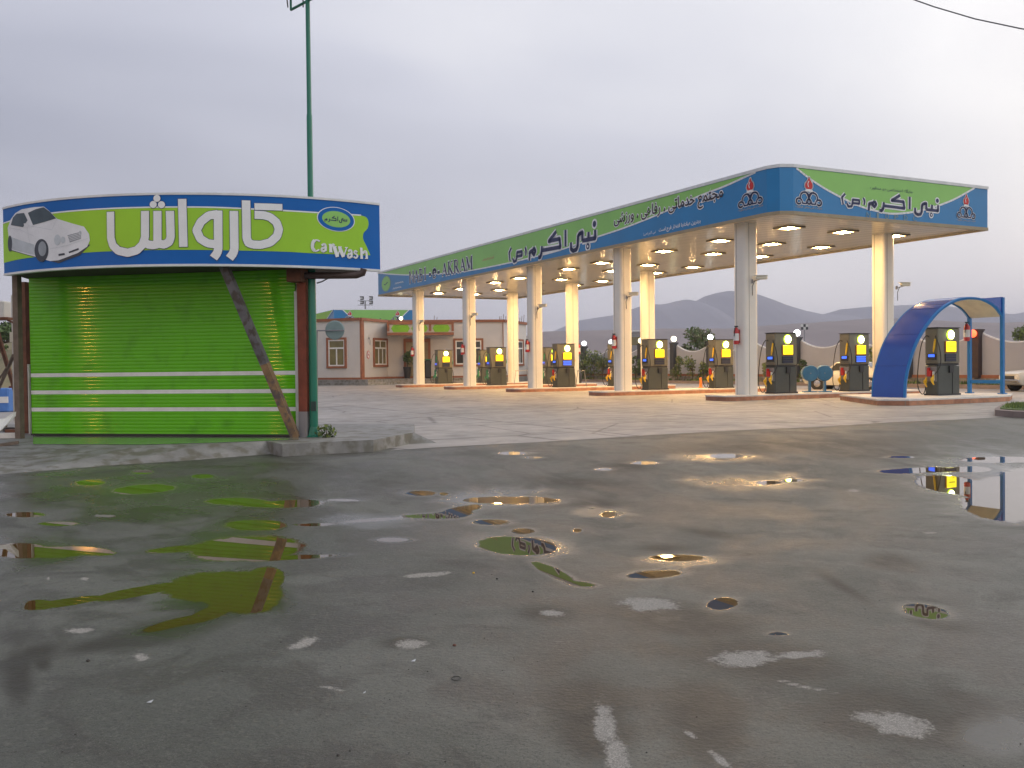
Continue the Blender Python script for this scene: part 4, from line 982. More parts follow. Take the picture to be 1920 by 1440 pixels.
# latin words
mb = MB()
cw = lambda x, y: KA.st(570+x/10.287, 370+y/10.287)
S_ = [('f', smooth([(300, 850), (240, 825), (170, 850), (140, 930), (160, 1010), (220, 1040), (290, 1010)], 3), .035), ('f', smooth([(200, 830), (165, 880), (160, 980), (200, 1030)], 3), .075),
 ('f', smooth([(335, 930), (380, 905), (410, 930), (412, 1040)], 3), .05), ('f', smooth([(400, 970), (345, 985), (335, 1025), (370, 1045), (405, 1020)], 3), .05),
 ('f', [(505, 905), (512, 1058)], .07), ('f', smooth([(520, 950), (555, 910), (580, 930)], 3), .045), ('f', [(470, 910), (520, 910)], .025), ('f', [(480, 1055), (548, 1058)], .02),
 ('f', [(575, 955), (640, 1150)], .085), ('f', [(640, 1150), (690, 980)], .03), ('f', [(675, 960), (755, 1150)], .085), ('f', [(755, 1150), (815, 975)], .03), ('f', [(545, 950), (620, 955)], .025), ('f', [(650, 955), (720, 960)], .025), ('f', [(780, 970), (840, 972)], .02),
 ('f', smooth([(845, 1045), (880, 1020), (910, 1045), (912, 1160)], 3), .05), ('f', smooth([(900, 1085), (850, 1100), (840, 1145), (870, 1165), (905, 1140)], 3), .05),
 ('f', smooth([(1020, 1060), (985, 1035), (960, 1065), (1000, 1100), (1025, 1135), (990, 1170), (950, 1145)], 3), .042),
 ('f', [(1098, 975), (1104, 1178)], .065), ('f', smooth([(1125, 1080), (1165, 1045), (1195, 1070), (1202, 1178)], 3), .06), ('f', [(1070, 980), (1110, 980)], .02), ('f', [(1075, 1178), (1130, 1180)], .02), ('f', [(1165, 1180), (1225, 1182)], .02)]
for m, dx, off in (('sign_navy', 10, .011), ('sign_white', 0, .016)):
    T = []
    for _, s_, w in S_: T += rib([cw(p[0]+dx*.8, p[1]+dx*.6) for p in s_], w*.72)
    put(mb, KA, T, m, off)
mb.build('latin_lettering', sgn)
# printed picture of a white saloon car
mb = MB()
mat('print_white', (.76, .79, .82), .45, var=.1, scale=2); mat('print_grey', (.3, .34, .38), .45, var=.2); mat('print_glass', (.05, .08, .1), .35, var=.3, scale=3); mat('print_dark', (.05, .06, .08), .5); mat('print_shade', (.52, .58, .62), .45, var=.15)
P1 = lambda L_: [c1(x, y) for x, y in L_]
put(mb, KA, poly_tris(P1([(90, 650), (340, 720), (560, 775), (760, 700), (860, 600), (500, 600), (120, 600)])), 'print_dark', .008)
body = [(85, 510), (78, 440), (108, 360), (150, 302), (210, 266), (330, 245), (420, 240), (470, 280), (545, 355), (690, 400), (800, 430), (848, 500), (855, 560), (830, 620), (740, 680), (640, 718), (560, 748), (480, 756), (330, 712), (120, 652), (92, 600)]
put(mb, KA, poly_tris(P1(body)), 'print_white', .010)
put(mb, KA, poly_tris(P1([(88, 520), (330, 600), (340, 700), (120, 645), (95, 600)])), 'print_shade', .012)
for pl, m in (([(110, 415), (130, 345), (165, 308), (235, 300), (268, 370), (225, 435)], 'print_glass'), ([(272, 300), (345, 265), (420, 246), (480, 290), (538, 352), (430, 385), (320, 415)], 'print_glass'),
              ([(645, 512), (770, 480), (772, 545), (668, 580)], 'print_grey'), ([(655, 668), (750, 632), (752, 650), (662, 682)], 'print_dark'), ([(560, 688), (618, 680), (620, 698), (562, 708)], 'print_dark'), ([(232, 400), (270, 398), (275, 435), (240, 438)], 'print_white')):
    put(mb, KA, poly_tris(P1(pl)), m, .014)
pxm = abs(c1(100, 500)[0]-c1(0, 500)[0])/100
for x, y, rx, ry, m, off in ((400, 655, 66, 108, 'print_dark', .014), (410, 640, 38, 70, 'print_grey', .018), (102, 590, 20, 76, 'print_dark', .014), (550, 556, 30, 52, 'print_shade', .014), (604, 556, 20, 32, 'print_shade', .014), (765, 490, 12, 22, 'print_shade', .014)):
    put(mb, KA, poly_tris([c1(x+rx*math.cos(k_*math.pi/14), y+ry*math.sin(k_*math.pi/14)) for k_ in range(28)]), m, off)
for k_ in range(4): put(mb, KA, rib([c1(650+k_*3, 525+k_*14), c1(770, 492+k_*14)], .008), 'print_white', .018)
for ln in ([(275, 420), (500, 460), (545, 355)], [(90, 440), (200, 460), (330, 520)], [(480, 640), (640, 610), (840, 540)], [(265, 440), (300, 640)]): put(mb, KA, rib(P1(ln), .004), 'print_shade', .016)
mb.build('car_picture', sgn)
# shutter: horizontal ribbed slats
z0, z1 = .2, FB+.03; pitch = .0615; prof = []; Z = z0; stripes = []
sP = Flat(shL, ksx)
for (x, y) in ((300, 699), (300, 734.5), (300, 770.5)): stripes.append(sP.st(x, y)[1])
mb = MB(); nsl = int((z1-z0)/pitch)+1; w = np.linalg.norm(shR-shL)
for i in range(nsl):
    zb_ = z0+i*pitch; m = 'shutter_white' if any(abs(zb_+pitch/2-s_) < pitch/2 for s_ in stripes) else 'shutter_green'
    pr = [(0, 0.001), (.004, -.0005), (.018, -.002), (.031, -.0026), (.044, -.002), (.0575, -.0005), (.0615, .001)]
    if m == 'shutter_white': pr = [(-.003, -.004), (.0645, -.004)]
    vs = []
    for (dz, dy) in pr:
        for e_ in (0, w): vs.append(shL+ksx*e_+kn*dy+np.array([0, 0, zb_+dz]))
    mb.add(vs, [[2*j, 2*j+1, 2*j+3, 2*j+2] for j in range(len(pr)-1)], m)
mb.smooth = True; shu = mb.build('roller_shutter', kio)
mb = MB(); c = (shL+shR)/2-kn*.005; mb.box((c[0], c[1], .215), (w, .05, .03), 'black_rubber', rk); mb.build('bottom_bar', shu)
# body behind
mb = MB()
bq = [shL+kn*.06, shR+kn*.06, np.array([-3.78, 17.8, 0]), np.array([-9.0, 19.0, 0])]
mb.prism([tuple(p[:2]) for p in bq], .19, FB+.02, 'jamb_white'); mb.build('body_wall', kio)
mb = MB(); c = shR+ksx*.045-kn*.02; mb.box((c[0], c[1], (FB-.35+.2)/2+.0), (.085, .07, FB-.55), 'jamb_white', rk); mb.build('right_jamb', kio)
mb = MB(); c = shL-ksx*.02-kn*.02; mb.box((c[0], c[1], .85), (.022, .05, 1.25), 'jamb_white', rk); mb.build('left_jamb', kio)
def post(nme, x0, x1, y, z0_, z1_, m, dpt=0., parent=kio, m2=None, zs=None, lean=0):
    P = G((x0+x1)/2, y, .19); wd = (x1-x0)/F*P[1]; P = P-kn*dpt
    mb = MB()
    if m2: mb.box((P[0], P[1], (zs+z1_)/2), (wd, wd*1.1, z1_-zs), m, rk); mb.box((P[0], P[1], (z0_+zs)/2), (wd*1.02, wd*1.12, zs-z0_), m2, rk)
    else: mb.box((P[0], P[1], (z0_+z1_)/2), (wd, wd*1.1, z1_-z0_), m, rk, ry=lean)
    return mb.build(nme, parent)
post('support_post', 564, 581, 819, .19, FB+.02, 'rust_red', m2='metal_grey', zs=.62)
post('support_post', 44, 59, 812, .19, FB+.02, 'rust')
post('timber_post', 32, 43, 822, .05, FB+.02, 'old_wood')
post('gutter_pipe', 26.5, 29.5, 800, .3, FB-.05, 'jamb_white')
mb = MB(); P = atY(25, 632, 17.0); mb.box(P, (.09, .08, .17), 'cam_white'); mb.build('meter_box', kio)
# diagonal brace
a = atY(420, 506, 15.45); b_ = G(560, 819, .19)-kn*.12; a[2] = FB+.02; dr = b_-a; ln = np.linalg.norm(dr)
mb = MB(); t_ = dr/ln; sd_ = np.cross(t_, kn); sd_ /= np.linalg.norm(sd_); nn_ = np.cross(sd_, t_); wv_ = .063
for e0_, e1_, mm_ in ((a, a+dr*.56, 'brace_metal'), (a+dr*.56, b_, 'brace_rust')):
    vs = []
    for e_ in (e0_, e1_):
        for p_, q_ in ((-1, -1), (1, -1), (1, 1), (-1, 1)): vs.append(e_+sd_*p_*wv_+nn_*q_*wv_)
    mb.add(vs, [(0, 1, 5, 4), (1, 2, 6, 5), (2, 3, 7, 6), (3, 0, 4, 7), (0, 3, 2, 1), (4, 5, 6, 7)], mm_); mb.build('diagonal_brace', kio)
# soffit beam and outlet pipe at the right
mb = MB(); p = [atY(552, 517, 16.05), atY(640, 516.5, 16.0), atY(668, 516, 15.98), atY(680, 512, 15.98), atY(682, 504, 15.98)]; mb.tube(p, .058, 'brown_pipe', 10); mb.smooth = True; mb.build('drain_pipe', kio)
mb = MB(); p = atY(556, 512, 16.0); mb.box(p, (.25, .25, .3), 'rust', rk); mb.build('bracket_plate', kio)
mb = MB(); mb.tube([atY(594, 531, 16.0), atY(604, 528, 16.0), atY(612, 523.5, 16.0), atY(618, 521, 16.0)], .012, 'cable', 5); mb.build('loose_wire', kio)
# platform and ramp
top = [G(x, y, .19) for x, y in ((-80, 842), (62, 834), (270, 836), (380, 834), (499, 827), (529, 833), (627, 828), (700, 824.8))]
tp = [(float(p[0]), float(p[1])) for p in top]+[(-1.75, 16.9), (-2.0, 19.5), (-14, 21.5), (-14, 18)]
mb = MB(); mb.prism(tp, 0, .19, 'concrete')
gr = [Gs(x, y) for x, y in ((-80, 897), (40, 886), (200, 873), (370, 862), (460, 855), (536, 849), (536, 849))]
tt_ = [top[0], top[1], top[2], top[3], top[4], top[5], top[5]]
tt_ = [p+np.array([0, 0, .002]) for p in tt_]
mb.add([p for ab in zip(gr, tt_) for p in ab], [[2*i, 2*i+2, 2*i+3, 2*i+1] for i in range(5)], 'concrete')
# sunk end of the kerb
e_ = [G(700, 840.5, .002), G(742, 834, .002), (-1.5, 16.7, .002)]
mb.add([top[7]+np.array([0, 0, .001]), e_[0], e_[1], (-1.75, 16.9, .191), (-1.35, 16.9, .002)], [(0, 1, 2), (0, 2, 3), (2, 4, 3)], 'concrete')
tag(mb.build('kiosk_pavement'), 'raised concrete pavement with worn ramp and kerb below the kiosk', 'pavement', kind='structure')
wt = [G(x, y, .195) for x, y in ((62, 832.5), (270, 833.5), (400, 830), (560, 824), (560, 819.5), (62, 816))]
mb = MB(); mb.add([p for p in wt], [(0, 1, 2, 3, 4, 5)], 'wet_tile'); tag(mb.build('tiled_threshold'), 'wet tiled strip below the shutter', 'pavement', kind='structure')
# weeds beside the pole
def leaves(mb, c, r, n, size, mats, flat=1., seed=None):
    rg = np.random.default_rng(seed) if seed is not None else RNG
    for k in range(n):
        d = rg.normal(size=3); d /= np.linalg.norm(d); p = np.array(c)+d*np.array(r)*rg.uniform(.25, 1)**.5
        a = rg.normal(size=3); a /= np.linalg.norm(a); b = np.cross(a, rg.normal(size=3)); b /= np.linalg.norm(b); s_ = size*rg.uniform(.6, 1.4)
        mb.add([p-a*s_, p-b*s_*.45, p+a*s_, p+b*s_*.45], [(0, 1, 2, 3)], mats[rg.integers(len(mats))])
w_ = thing('weed_clump', 'small leafy green weed at the foot of the green pole', 'weed', G(610, 822, .19))
mb = MB(); c = G(612, 820, .19); leaves(mb, (c[0], c[1], .28), (.2, .14, .13), 130, .04, ['leaf_a', 'leaf_b', 'leaf_c']); mb.build('leaves', w_)
mb = MB(); [mb.tube([(c[0], c[1], .19), (c[0]+dx, c[1], .34)], .006, 'bark', 4) for dx in (-.1, 0, .1)]; mb.build('stem', w_)

# ================================================================== GREEN FLOODLIGHT POLE
gp = G(589, 819, .19)+np.array([0, .0, 0])
pol = thing('floodlight_pole', 'tall green steel pole rising behind the kiosk sign', 'lamp post', gp)
mb = MB(); mb.tube([gp+np.array([0, 0, z]) for z in (0, 1.5, 3.9, 3.92, 5.4, 5.42, 8.6)], [.073, .068, .06, .05, .047, .04, .036], 'pole_green', 16); mb.smooth = True; mb.build('shaft', pol)
mb = MB(); mb.lathe(gp, [(.14, 0), (.14, .02), (.11, .03), (.076, .17)], 'pole_green', 8); mb.build('base', pol)
mb = MB(); mb.box(gp+np.array([.01, -.068, .52]), (.09, .03, .16), 'pole_dark'); mb.build('hatch', pol)
mb = MB()
zc_ = 7.5; a = G(545, 22, zc_); b_ = G(596, -5, zc_)
a = np.array([gp[0], gp[1], zc_])+(a-b_)*.62*np.array([1, 1, 0]); b2 = np.array([gp[0], gp[1], zc_])-(a-np.array([gp[0], gp[1], zc_]))
mb.tube([a, b2], .022, 'pole_green', 6); mb.tube([a+np.array([0, 0, .75]), b2+np.array([0, 0, .75])], .022, 'pole_green', 6); mb.tube([a, a+np.array([0, 0, .75])], .02, 'pole_green', 6); mb.tube([b2, b2+np.array([0, 0, .75])], .02, 'pole_green', 6); mb.build('cross_frame', pol)
for k_, e_ in enumerate((a, b2)):
    mid = e_*.72+np.array([gp[0], gp[1], zc_])*.28; mb = MB(); mb.bbox(mid+np.array([0, -.08, .2]), (.26, .2, .12), 'black_plastic', .03, .3); mb.tube([mid+np.array([-.13, 0, 0]), mid+np.array([-.14, -.05, .2])], .012, 'black_plastic', 5); mb.tube([mid+np.array([.13, 0, 0]), mid+np.array([.14, -.05, .2])], .012, 'black_plastic', 5); mb.build('floodlight', pol)

# ================================================================== LEFT CLUTTER
mb = MB()
rg = np.random.default_rng(3); n = 40
vs = []; 
for j in range(12):
    for i in range(n):
        x = -75+i*2.0; y = 38+j*5; z = 3.2*math.sin(min(1, j/7)*math.pi/2)*(1+.15*math.sin(i*.7+j)) + .4*math.sin(i*.33)
        fade = min(1, max(0, (-16-x)/7)); vs.append((x, y, z*fade-.02))
mb.add(vs, [[j*n+i, j*n+i+1, (j+1)*n+i+1, (j+1)*n+i] for j in range(11) for i in range(n-1)], 'dry_hill'); tag(mb.build('grassy_bank', smooth=True), 'dry grassy bank behind the kiosk', 'bank', kind='structure')
def tree(label, P, h, rw, rh, mats, n=1500, size=.12, trunk=.12, group=None, name='tree', seed=1, limbs=5, clumps=9):
    t = thing(name, label, 'tree' if name == 'tree' else 'shrub', P, 0, group); P = np.array(P, float); rg = np.random.default_rng(seed)
    mb = MB(); mb.tube([P, P+np.array([.03*h, 0, h*.4]), P+np.array([0, 0, h*.75])], [trunk, trunk*.7, trunk*.3], 'bark', 7)
    cs = []
    for k in range(clumps):
        a = rg.uniform(0, 6.28); rr_ = rg.uniform(.2, .8); z = h-rh*rg.uniform(.25, 1.75); c = P+np.array([math.cos(a)*rw*rr_, math.sin(a)*rw*rr_, z]); cs.append(c)
        if k < limbs: mb.tube([P+np.array([0, 0, h*.35]), (P+np.array([0, 0, h*.35])+c)/2+np.array([0, 0, .05*h]), c], [trunk*.5, trunk*.3, trunk*.12], 'bark', 5)
    mb.build('trunk', t)
    mb = MB(); per = n//clumps
    for c in cs: leaves(mb, c, (rw*.5, rw*.5, rh*.42), per, size, mats, seed=int(rg.integers(1e6)))
    mb.build('crown', t); return t
tree('dark round tree on the bank at the left edge', (*atY(14, 662, 60)[:2], 2.4), 2.0, .8, .75, ['leaf_c', 'leaf_a'], 900, .13, seed=5)
tree('low green bush on the bank at the left edge', (*atY(-12, 672, 52)[:2], 2.0), 1.0, .9, .5, ['leaf_c', 'leaf_a', 'leaf_b'], 600, .1, name='bush', seed=8)
lt = thing('wall_box', 'white metal box on a brown ledge left of the kiosk', 'box', atY(0, 598, 19))
mb = MB(); p = atY(0, 581, 19); mb.bbox(p, (.3, .3, .34), 'white_sheet', .02); mb.build('casing', lt)
mb = MB(); p = atY(-5, 598, 19); mb.box(p, (.6, .35, .05), 'rust'); mb.tube([atY(14, 600, 18.9), atY(27, 606, 18.9)], .02, 'rust', 5); mb.tube([atY(-12, 600, 19), G(-12, 800, 0)+np.array([0, 1.5, 0])], .05, 'rust', 6); mb.build('ledge', lt)
mb = MB(); mb.tube([G(-30, 790, .0), atY(25, 667, 18)], .035, 'old_wood', 7); mb.tube([G(-60, 800, 0), atY(12, 690, 18.3)], .02, 'old_wood', 6); tag(mb.build('leaning_pole'), 'pale wooden pole leaning beside the kiosk', 'pole')
cr_ = thing('painted_crate', 'low blue crate with a white stripe at the left edge', 'crate', (*G(0, 772, 0)[:2], 0))
P = G(2, 773, 0); xr = atY(16, 750, P[1])[0]; h_ = (773-728)/F*P[1]
mb = MB(); mb.bbox((xr-1.0, P[1]+.4, h_/2), (2.0, .8, h_), 'van_blue', .04); mb.build('body', cr_)
mb = MB(); mb.box((xr-1.0, P[1]-.01, h_*.52), (1.98, .03, h_*.26), 'label_white'); mb.build('stripe', cr_)
rc_ = thing('red_drum', 'dark red rusty drum beside the blue crate', 'drum', (*G(21, 772, 0)[:2], 0)); P = G(21, 772, 0)
mb = MB(); mb.lathe((P[0], P[1]+.3, 0), [(.2, 0), (.21, .3), (.2, .32), (.21, .62), (.2, .86)], 'van_red', 16); mb.build('barrel', rc_)
mb = MB(); pts = [atY(-40, 772, 13.4), atY(8, 790, 13.4), atY(27, 776, 13.6), atY(0, 800, 13.2), atY(-40, 830, 13)]
v0 = [np.array(p) for p in (atY(-60, 792, 13.3), atY(5, 786, 13.5), atY(27, 773, 13.6), atY(26, 782, 13.6), atY(0, 808, 13.3), atY(-60, 840, 13.1))]
mb.add([tuple(p) for p in v0]+[tuple(p+np.array([0, .05, .01])) for p in v0], [(0, 1, 2, 3, 4, 5), (11, 10, 9, 8, 7, 6)]+[(i, (i+1) % 6, 6+(i+1) % 6, 6+i) for i in range(6)], 'white_sheet')
tag(mb.build('plastic_sheet'), 'white plastic sheet tied to the post at the left edge', 'sheet')
mb = MB(); c = G(15, 822, .19); mb.box((c[0], c[1], .24), (.42, .1, .09), 'stone_top', .15); tag(mb.build('timber_offcut'), 'short pale timber block by the left post', 'timber')
mb = MB(); c = G(-5, 845, .12); mb.box((c[0], c[1], .2), (.6, .14, .05), 'old_wood', .4, ry=-.12); tag(mb.build('plank'), 'grey plank lying on the pavement at the left edge', 'timber')
mb = MB(); 
for k in range(9): 
    c = G(-60+k*11, 806+rg.uniform(-8, 10), .19); mb.box((c[0], c[1], .22), (rg.uniform(.1, .3), rg.uniform(.1, .3), rg.uniform(.05, .12)), ['rust', 'concrete', 'old_wood', 'dark_soffit'][k % 4], rg.uniform(0, 3))
tag(mb.build('rubble'), 'broken rubble and scraps by the left post', 'rubble', kind='stuff')

# ================================================================== OFFICE BUILDING
def bp(x, Y): return np.array([(x-960)/F*Y, Y])
ZB, ZP = .42, .42
office = thing('office_building', 'beige single storey office with red brown trim behind the canopy', 'building', (*bp(800, 80), 0))
def zy(x, y, Y): return atY(x, y, Y)[2]
ZT = zy(860, 603.5, 80)
wall_pts = [bp(540, 77.5), bp(677, 74.5), bp(727, 79), bp(945, 80), bp(988, 86), bp(960, 100), bp(560, 100)]
mb = MB(); mb.prism([tuple(p) for p in wall_pts], ZB, ZT-.02, 'building_wall'); mb.build('wall', office)
mb = MB(); mb.prism([tuple(p) for p in [bp(530, 76.6), bp(690, 72.5), bp(740, 76), bp(955, 77.5), bp(1000, 86), bp(960, 101), bp(540, 101)]], 0, ZB, 'concrete'); mb.prism([tuple(p) for p in [bp(530, 75.8), bp(690, 71.6), bp(745, 75), bp(960, 76), bp(962, 77), bp(740, 76), bp(690, 72.5), bp(530, 76.6)]], 0, .2, 'concrete'); mb.build('plinth', office)
def seg(mb, A, B, z0_, z1_, out_, m, t0=0., t1=1.):
    A, B = np.array(A, float), np.array(B, float); a = A+(B-A)*t0; b = A+(B-A)*t1; d = (b-a); ln = np.linalg.norm(d); n_ = np.array([d[1], -d[0]])/ln
    c = (a+b)/2+n_*(out_/2-.03); mb.box((c[0], c[1], (z0_+z1_)/2), (ln, out_+.06, z1_-z0_), m, math.atan2(d[1], d[0]))
w4 = wall_pts[:5]
mb = MB()
for a, b in zip(w4[:-1], w4[1:]): seg(mb, a, b, ZT-.06, ZT+.16, .14, 'brick_trim'); seg(mb, a, b, ZB, ZB+.16, .06, 'brick_trim')
mb.build('cornice', office)
def onw(i, x):       # parameter along wall piece i where photo column x lies
    A, B = w4[i], w4[i+1]; k = (x-960)/F; d = B-A; return float((k*A[1]-A[0])/(d[0]-k*d[1]))
for i, xa, xb in ((0, 674.5, 680.5), (3, 944, 949)):
    mb = MB()
    if i == 0: seg(mb, w4[1], w4[2], ZB, ZT, .1, 'brick_trim', onw(1, 677), onw(1, 682))
    else: seg(mb, w4[2], w4[3], ZB, ZT, .1, 'brick_trim', onw(2, 943.5), 1.0)
    mb.build('corner_pier', office)
def window(i, x0, x1, y0, y1, glass, style):
    A, B = w4[i], w4[i+1]; t0, t1 = onw(i, x0), onw(i, x1); Ym = (A+(B-A)*(t0+t1)/2)[1]; zt_, zb_ = zy((x0+x1)/2, y0, Ym), zy((x0+x1)/2, y1, Ym); f = .17
    W1 = (t1-t0); ln = np.linalg.norm(B-A)*W1; ft = f/ln*W1
    mb = MB()
    seg(mb, A, B, zt_-f, zt_, .12, 'brick_trim', t0, t1); seg(mb, A, B, zb_, zb_+f, .14, 'brick_trim', t0, t1)
    seg(mb, A, B, zb_+f, zt_-f, .12, 'brick_trim', t0, t0+ft); seg(mb, A, B, zb_+f, zt_-f, .12, 'brick_trim', t1-ft, t1); wo = mb.build('window', office)
    a0_, a1_, z0_, z1_ = t0+ft, t1-ft, zb_+f, zt_-f
    mb = MB(); seg(mb, A, B, z0_, z1_, .02, glass, a0_, a1_); mb.build('pane', wo)
    mb = MB(); e_ = .1/ln*W1; zm = z0_+(z1_-z0_)*.68
    for (za, zb2) in ((z0_, z0_+.1), (z1_-.1, z1_), (zm-.06, zm+.06)): seg(mb, A, B, za, zb2, .07, 'window_frame', a0_, a1_)
    cols = [a0_, a1_-e_]+([(a0_+a1_)/2-e_/2] if style == 1 else [a0_+(a1_-a0_)*.33, a0_+(a1_-a0_)*.66])
    for c_ in cols: seg(mb, A, B, z0_+.1, zm-.06 if c_ not in (a0_, a1_-e_) else z1_-.1, .055, 'window_frame', c_, c_+e_)
    if style == 2: seg(mb, A, B, zm+.06, z1_-.1, .055, 'window_frame', (a0_+a1_)/2-e_/2, (a0_+a1_)/2+e_/2)
    mb.build('frame', wo)
window(0, 614, 651, 633, 690.5, 'glass_olive', 1); window(1, 700, 726, 634, 688, 'glass_olive', 2); window(2, 851, 907, 634.5, 687, 'glass_dark', 1); window(3, 968, 981, 636, 686, 'glass_dark', 1)
# doorway
A, B = w4[2], w4[3]; t0, t1 = onw(2, 757.5), onw(2, 808); ft = (t1-t0)*.09; zt_ = zy(780, 635, 79.5); zl = ZB
mb = MB(); seg(mb, A, B, zt_-.3, zt_, .2, 'brick_trim', t0, t1); seg(mb, A, B, zl, zt_-.3, .2, 'brick_trim', t0, t0+ft); seg(mb, A, B, zl, zt_-.3, .2, 'brick_trim', t1-ft, t1); dr_ = mb.build('doorway', office)
mb = MB(); seg(mb, A, B, zl, zt_-.3, .03, 'interior', t0+ft, t1-ft); seg(mb, A, B, zl, zt_-.3, .06, 'window_frame', (t0+t1)/2+.01, (t0+t1)/2+.016); mb.build('door_leaf', dr_)
# porch sign box over the door
pA, pB = bp(727, 76.6), bp(852, 77.4); zb_, zt_ = zy(790, 628, 77), zy(790, 604.5, 77)
mb = MB(); mb.prism([tuple(pA), tuple(pB), tuple(bp(852, 79.9)), tuple(bp(727, 78.9))], zb_, zt_, 'building_wall'); porch = mb.build('porch_box', office)
mb = MB(); seg(mb, pA, pB, zt_-.16, zt_+.06, .1, 'brick_trim'); seg(mb, pA, pB, zb_-.02, zb_+.2, .1, 'brick_trim')
for t in (0., .625, .965): seg(mb, pA, pB, zb_+.3, zt_-.16, .1, 'brick_trim', t, t+.035)
mb.build('frame', porch)
for t0, t1 in ((.06, .34), (.36, .61), (.68, .945)):
    d = pB-pA; n_ = np.array([d[1], -d[0]])/np.linalg.norm(d); mb = MB(); hexp = []
    for s_, z_ in ((0, .5), (.12, 1), (.88, 1), (1, .5), (.88, 0), (.12, 0)):
        p = pA+d*(t0+(t1-t0)*s_)+n_*.05; hexp.append((p[0], p[1], zb_+.24+(zt_-.2-zb_-.24)*z_))
    hb = [(p[0]-n_[0]*.07, p[1]-n_[1]*.07, p[2]) for p in hexp]
    mb.add(hexp+hb, [(0, 1, 2, 3, 4, 5)]+[(i, (i+1) % 6, 6+(i+1) % 6, 6+i) for i in range(6)], 'yellow_band'); mb.build('hexagonal_sign', porch)
# rooftop rods, wall lamp, no-smoking disc, camera
mb = MB()
for x in (815, 820, 937, 940, 944.5, 949, 975, 979, 983, 600): 
    p = bp(x, 83); mb.tube([(p[0], p[1], ZT), (p[0]+.05, p[1], ZT+.45+.25*((x*7) % 3)/2)], .02, 'rust', 4)
mb.build('roof_rods', office)
mb = MB(); p = atY(752, 597, 76.5); mb.sphere(p, .14, 'globe_warm'); mb.tube([p-np.array([0, 0, .3]), p], .03, 'metal_grey', 5); tag(mb.build('porch_lamp'), 'small lit lamp on the office cornice above the door', 'lamp')
t_ = thing('no_smoking_sign', 'round white no smoking sign with red ring left of the office window', 'sign', atY(690, 665, 75.6))
A, B = w4[1], w4[2]; Pm = A+(B-A)*onw(1, 690); d = (B-A)/np.linalg.norm(B-A); FS_ = Flat((Pm[0], Pm[1], 0), (d[0], d[1], 0)); c_ = FS_.st(690, 665)
mb = MB(); put(mb, FS_, disc(c_, .26, .32), 'sign_red', .03); put(mb, FS_, disc(c_, .2, .26), 'sign_white', .04); put(mb, FS_, rib([(c_[0]-.14, c_[1]+.14), (c_[0]+.14, c_[1]-.14)], .06), 'sign_red', .05); put(mb, FS_, rib([(c_[0]-.14, c_[1]-.02), (c_[0]+.14, c_[1]-.02)], .05), 'sign_dark', .045); mb.build('face', t_)
cm = dup(k0, (*FS_.to(FS_.st(690, 631), .1)[:2], FS_.st(690, 632)[1]), 2.6, 'small white security camera on the office wall above the no smoking sign')
# potted plant and dark bin by the door
pt = thing('potted_plant', 'leafy plant in a dark pot in front of the office door', 'plant', (*bp(764, 78.2), ZB))
c = bp(764, 78.2); mb = MB(); mb.lathe((c[0], c[1], ZB), [(.22, 0), (.34, .9), (.36, .95)], 'black_plastic', 14); mb.build('pot', pt)
mb = MB(); leaves(mb, (c[0]+.2, c[1], ZB+1.7), (.55, .4, .55), 200, .16, ['leaf_c', 'leaf_a'], seed=11); mb.build('leaves', pt)
mb = MB(); mb.tube([(c[0], c[1], ZB+.9), (c[0]+.1, c[1], ZB+1.7)], .03, 'bark', 5); mb.build('stem', pt)
pt2 = thing('upright_bin', 'dark upright bin beside the right door jamb', 'bin', (*bp(803, 78.3), ZB)); c = bp(803, 78.3); mb = MB(); mb.bbox((c[0], c[1], ZB+.75), (.5, .45, 1.5), 'black_plastic', .08); mb.box((c[0], c[1], ZB+1.53), (.54, .5, .06), 'plastic_green'); mb.build('body', pt2)

# second canopy behind the office
c2 = thing('rear_canopy', 'second blue and green station canopy behind the office roof', 'canopy', (*bp(700, 112), 0))
ra, rb, rcn = bp(628, 110), bp(775, 112), bp(560, 128)
zt2, zb2 = zy(700, 580.5, 111), zy(700, 605, 111)-.2
mb = MB(); mb.prism([tuple(ra), tuple(rb), tuple(rb+np.array([-4, 14])), tuple(rcn)], zb2, zt2, 'sign_blue', 'trim_white'); mb.build('sign_band', c2)
d = rb-ra; ln = np.linalg.norm(d); RF = Flat((ra[0], ra[1], 0), (d[0]/ln, d[1]/ln, 0)); d2 = ra-rcn; ln2 = np.linalg.norm(d2); RL = Flat((rcn[0], rcn[1], 0), (d2[0]/ln2, d2[1]/ln2, 0))
mb = MB()
T = poly_tris([(1.0, zt2-.03), (1.6, zt2-.6), (3.2, zb2+.25), (6.6, zb2+.1), (7.8, zt2-.85), (ln-.4, zt2-.03)]); put(mb, RF, T, 'sign_green', .03)
put(mb, RF, rib([(1.0, zt2-.03), (1.6, zt2-.6), (3.2, zb2+.2)], .1)+rib([(6.5, zb2+.1), (7.8, zt2-.85), (ln-.4, zt2-.03)], .1)+rib([(0, zt2), (ln, zt2)], .1), 'sign_white', .05)
put(mb, RL, poly_tris([(0, zt2-.03), (ln2-.3, zt2-.03), (ln2-6, zb2+.1), (0, zb2+.1)]), 'sign_lime', .03); put(mb, RL, rib([(ln2-.3, zt2-.05), (ln2-6, zb2)], .14), 'sign_white', .05)
put(mb, RF, rib([(4.2, zt2-1.15), (4.8, zt2-1.15), (4.8, zt2-1.3), (4.0, zt2-1.3)], .1)+rib([(5.3, zt2-1.0), (5.3, zt2-1.4)], .1)+rib([(5.8, zt2-1.2), (6.2, zt2-1.25)], .12), 'sign_navy', .05)
for x in (1.8, 7.3): emblem(mb, RF, (x, zt2-.85), 1.5, 1.3, .06)
mb.build('sign_artwork', c2)
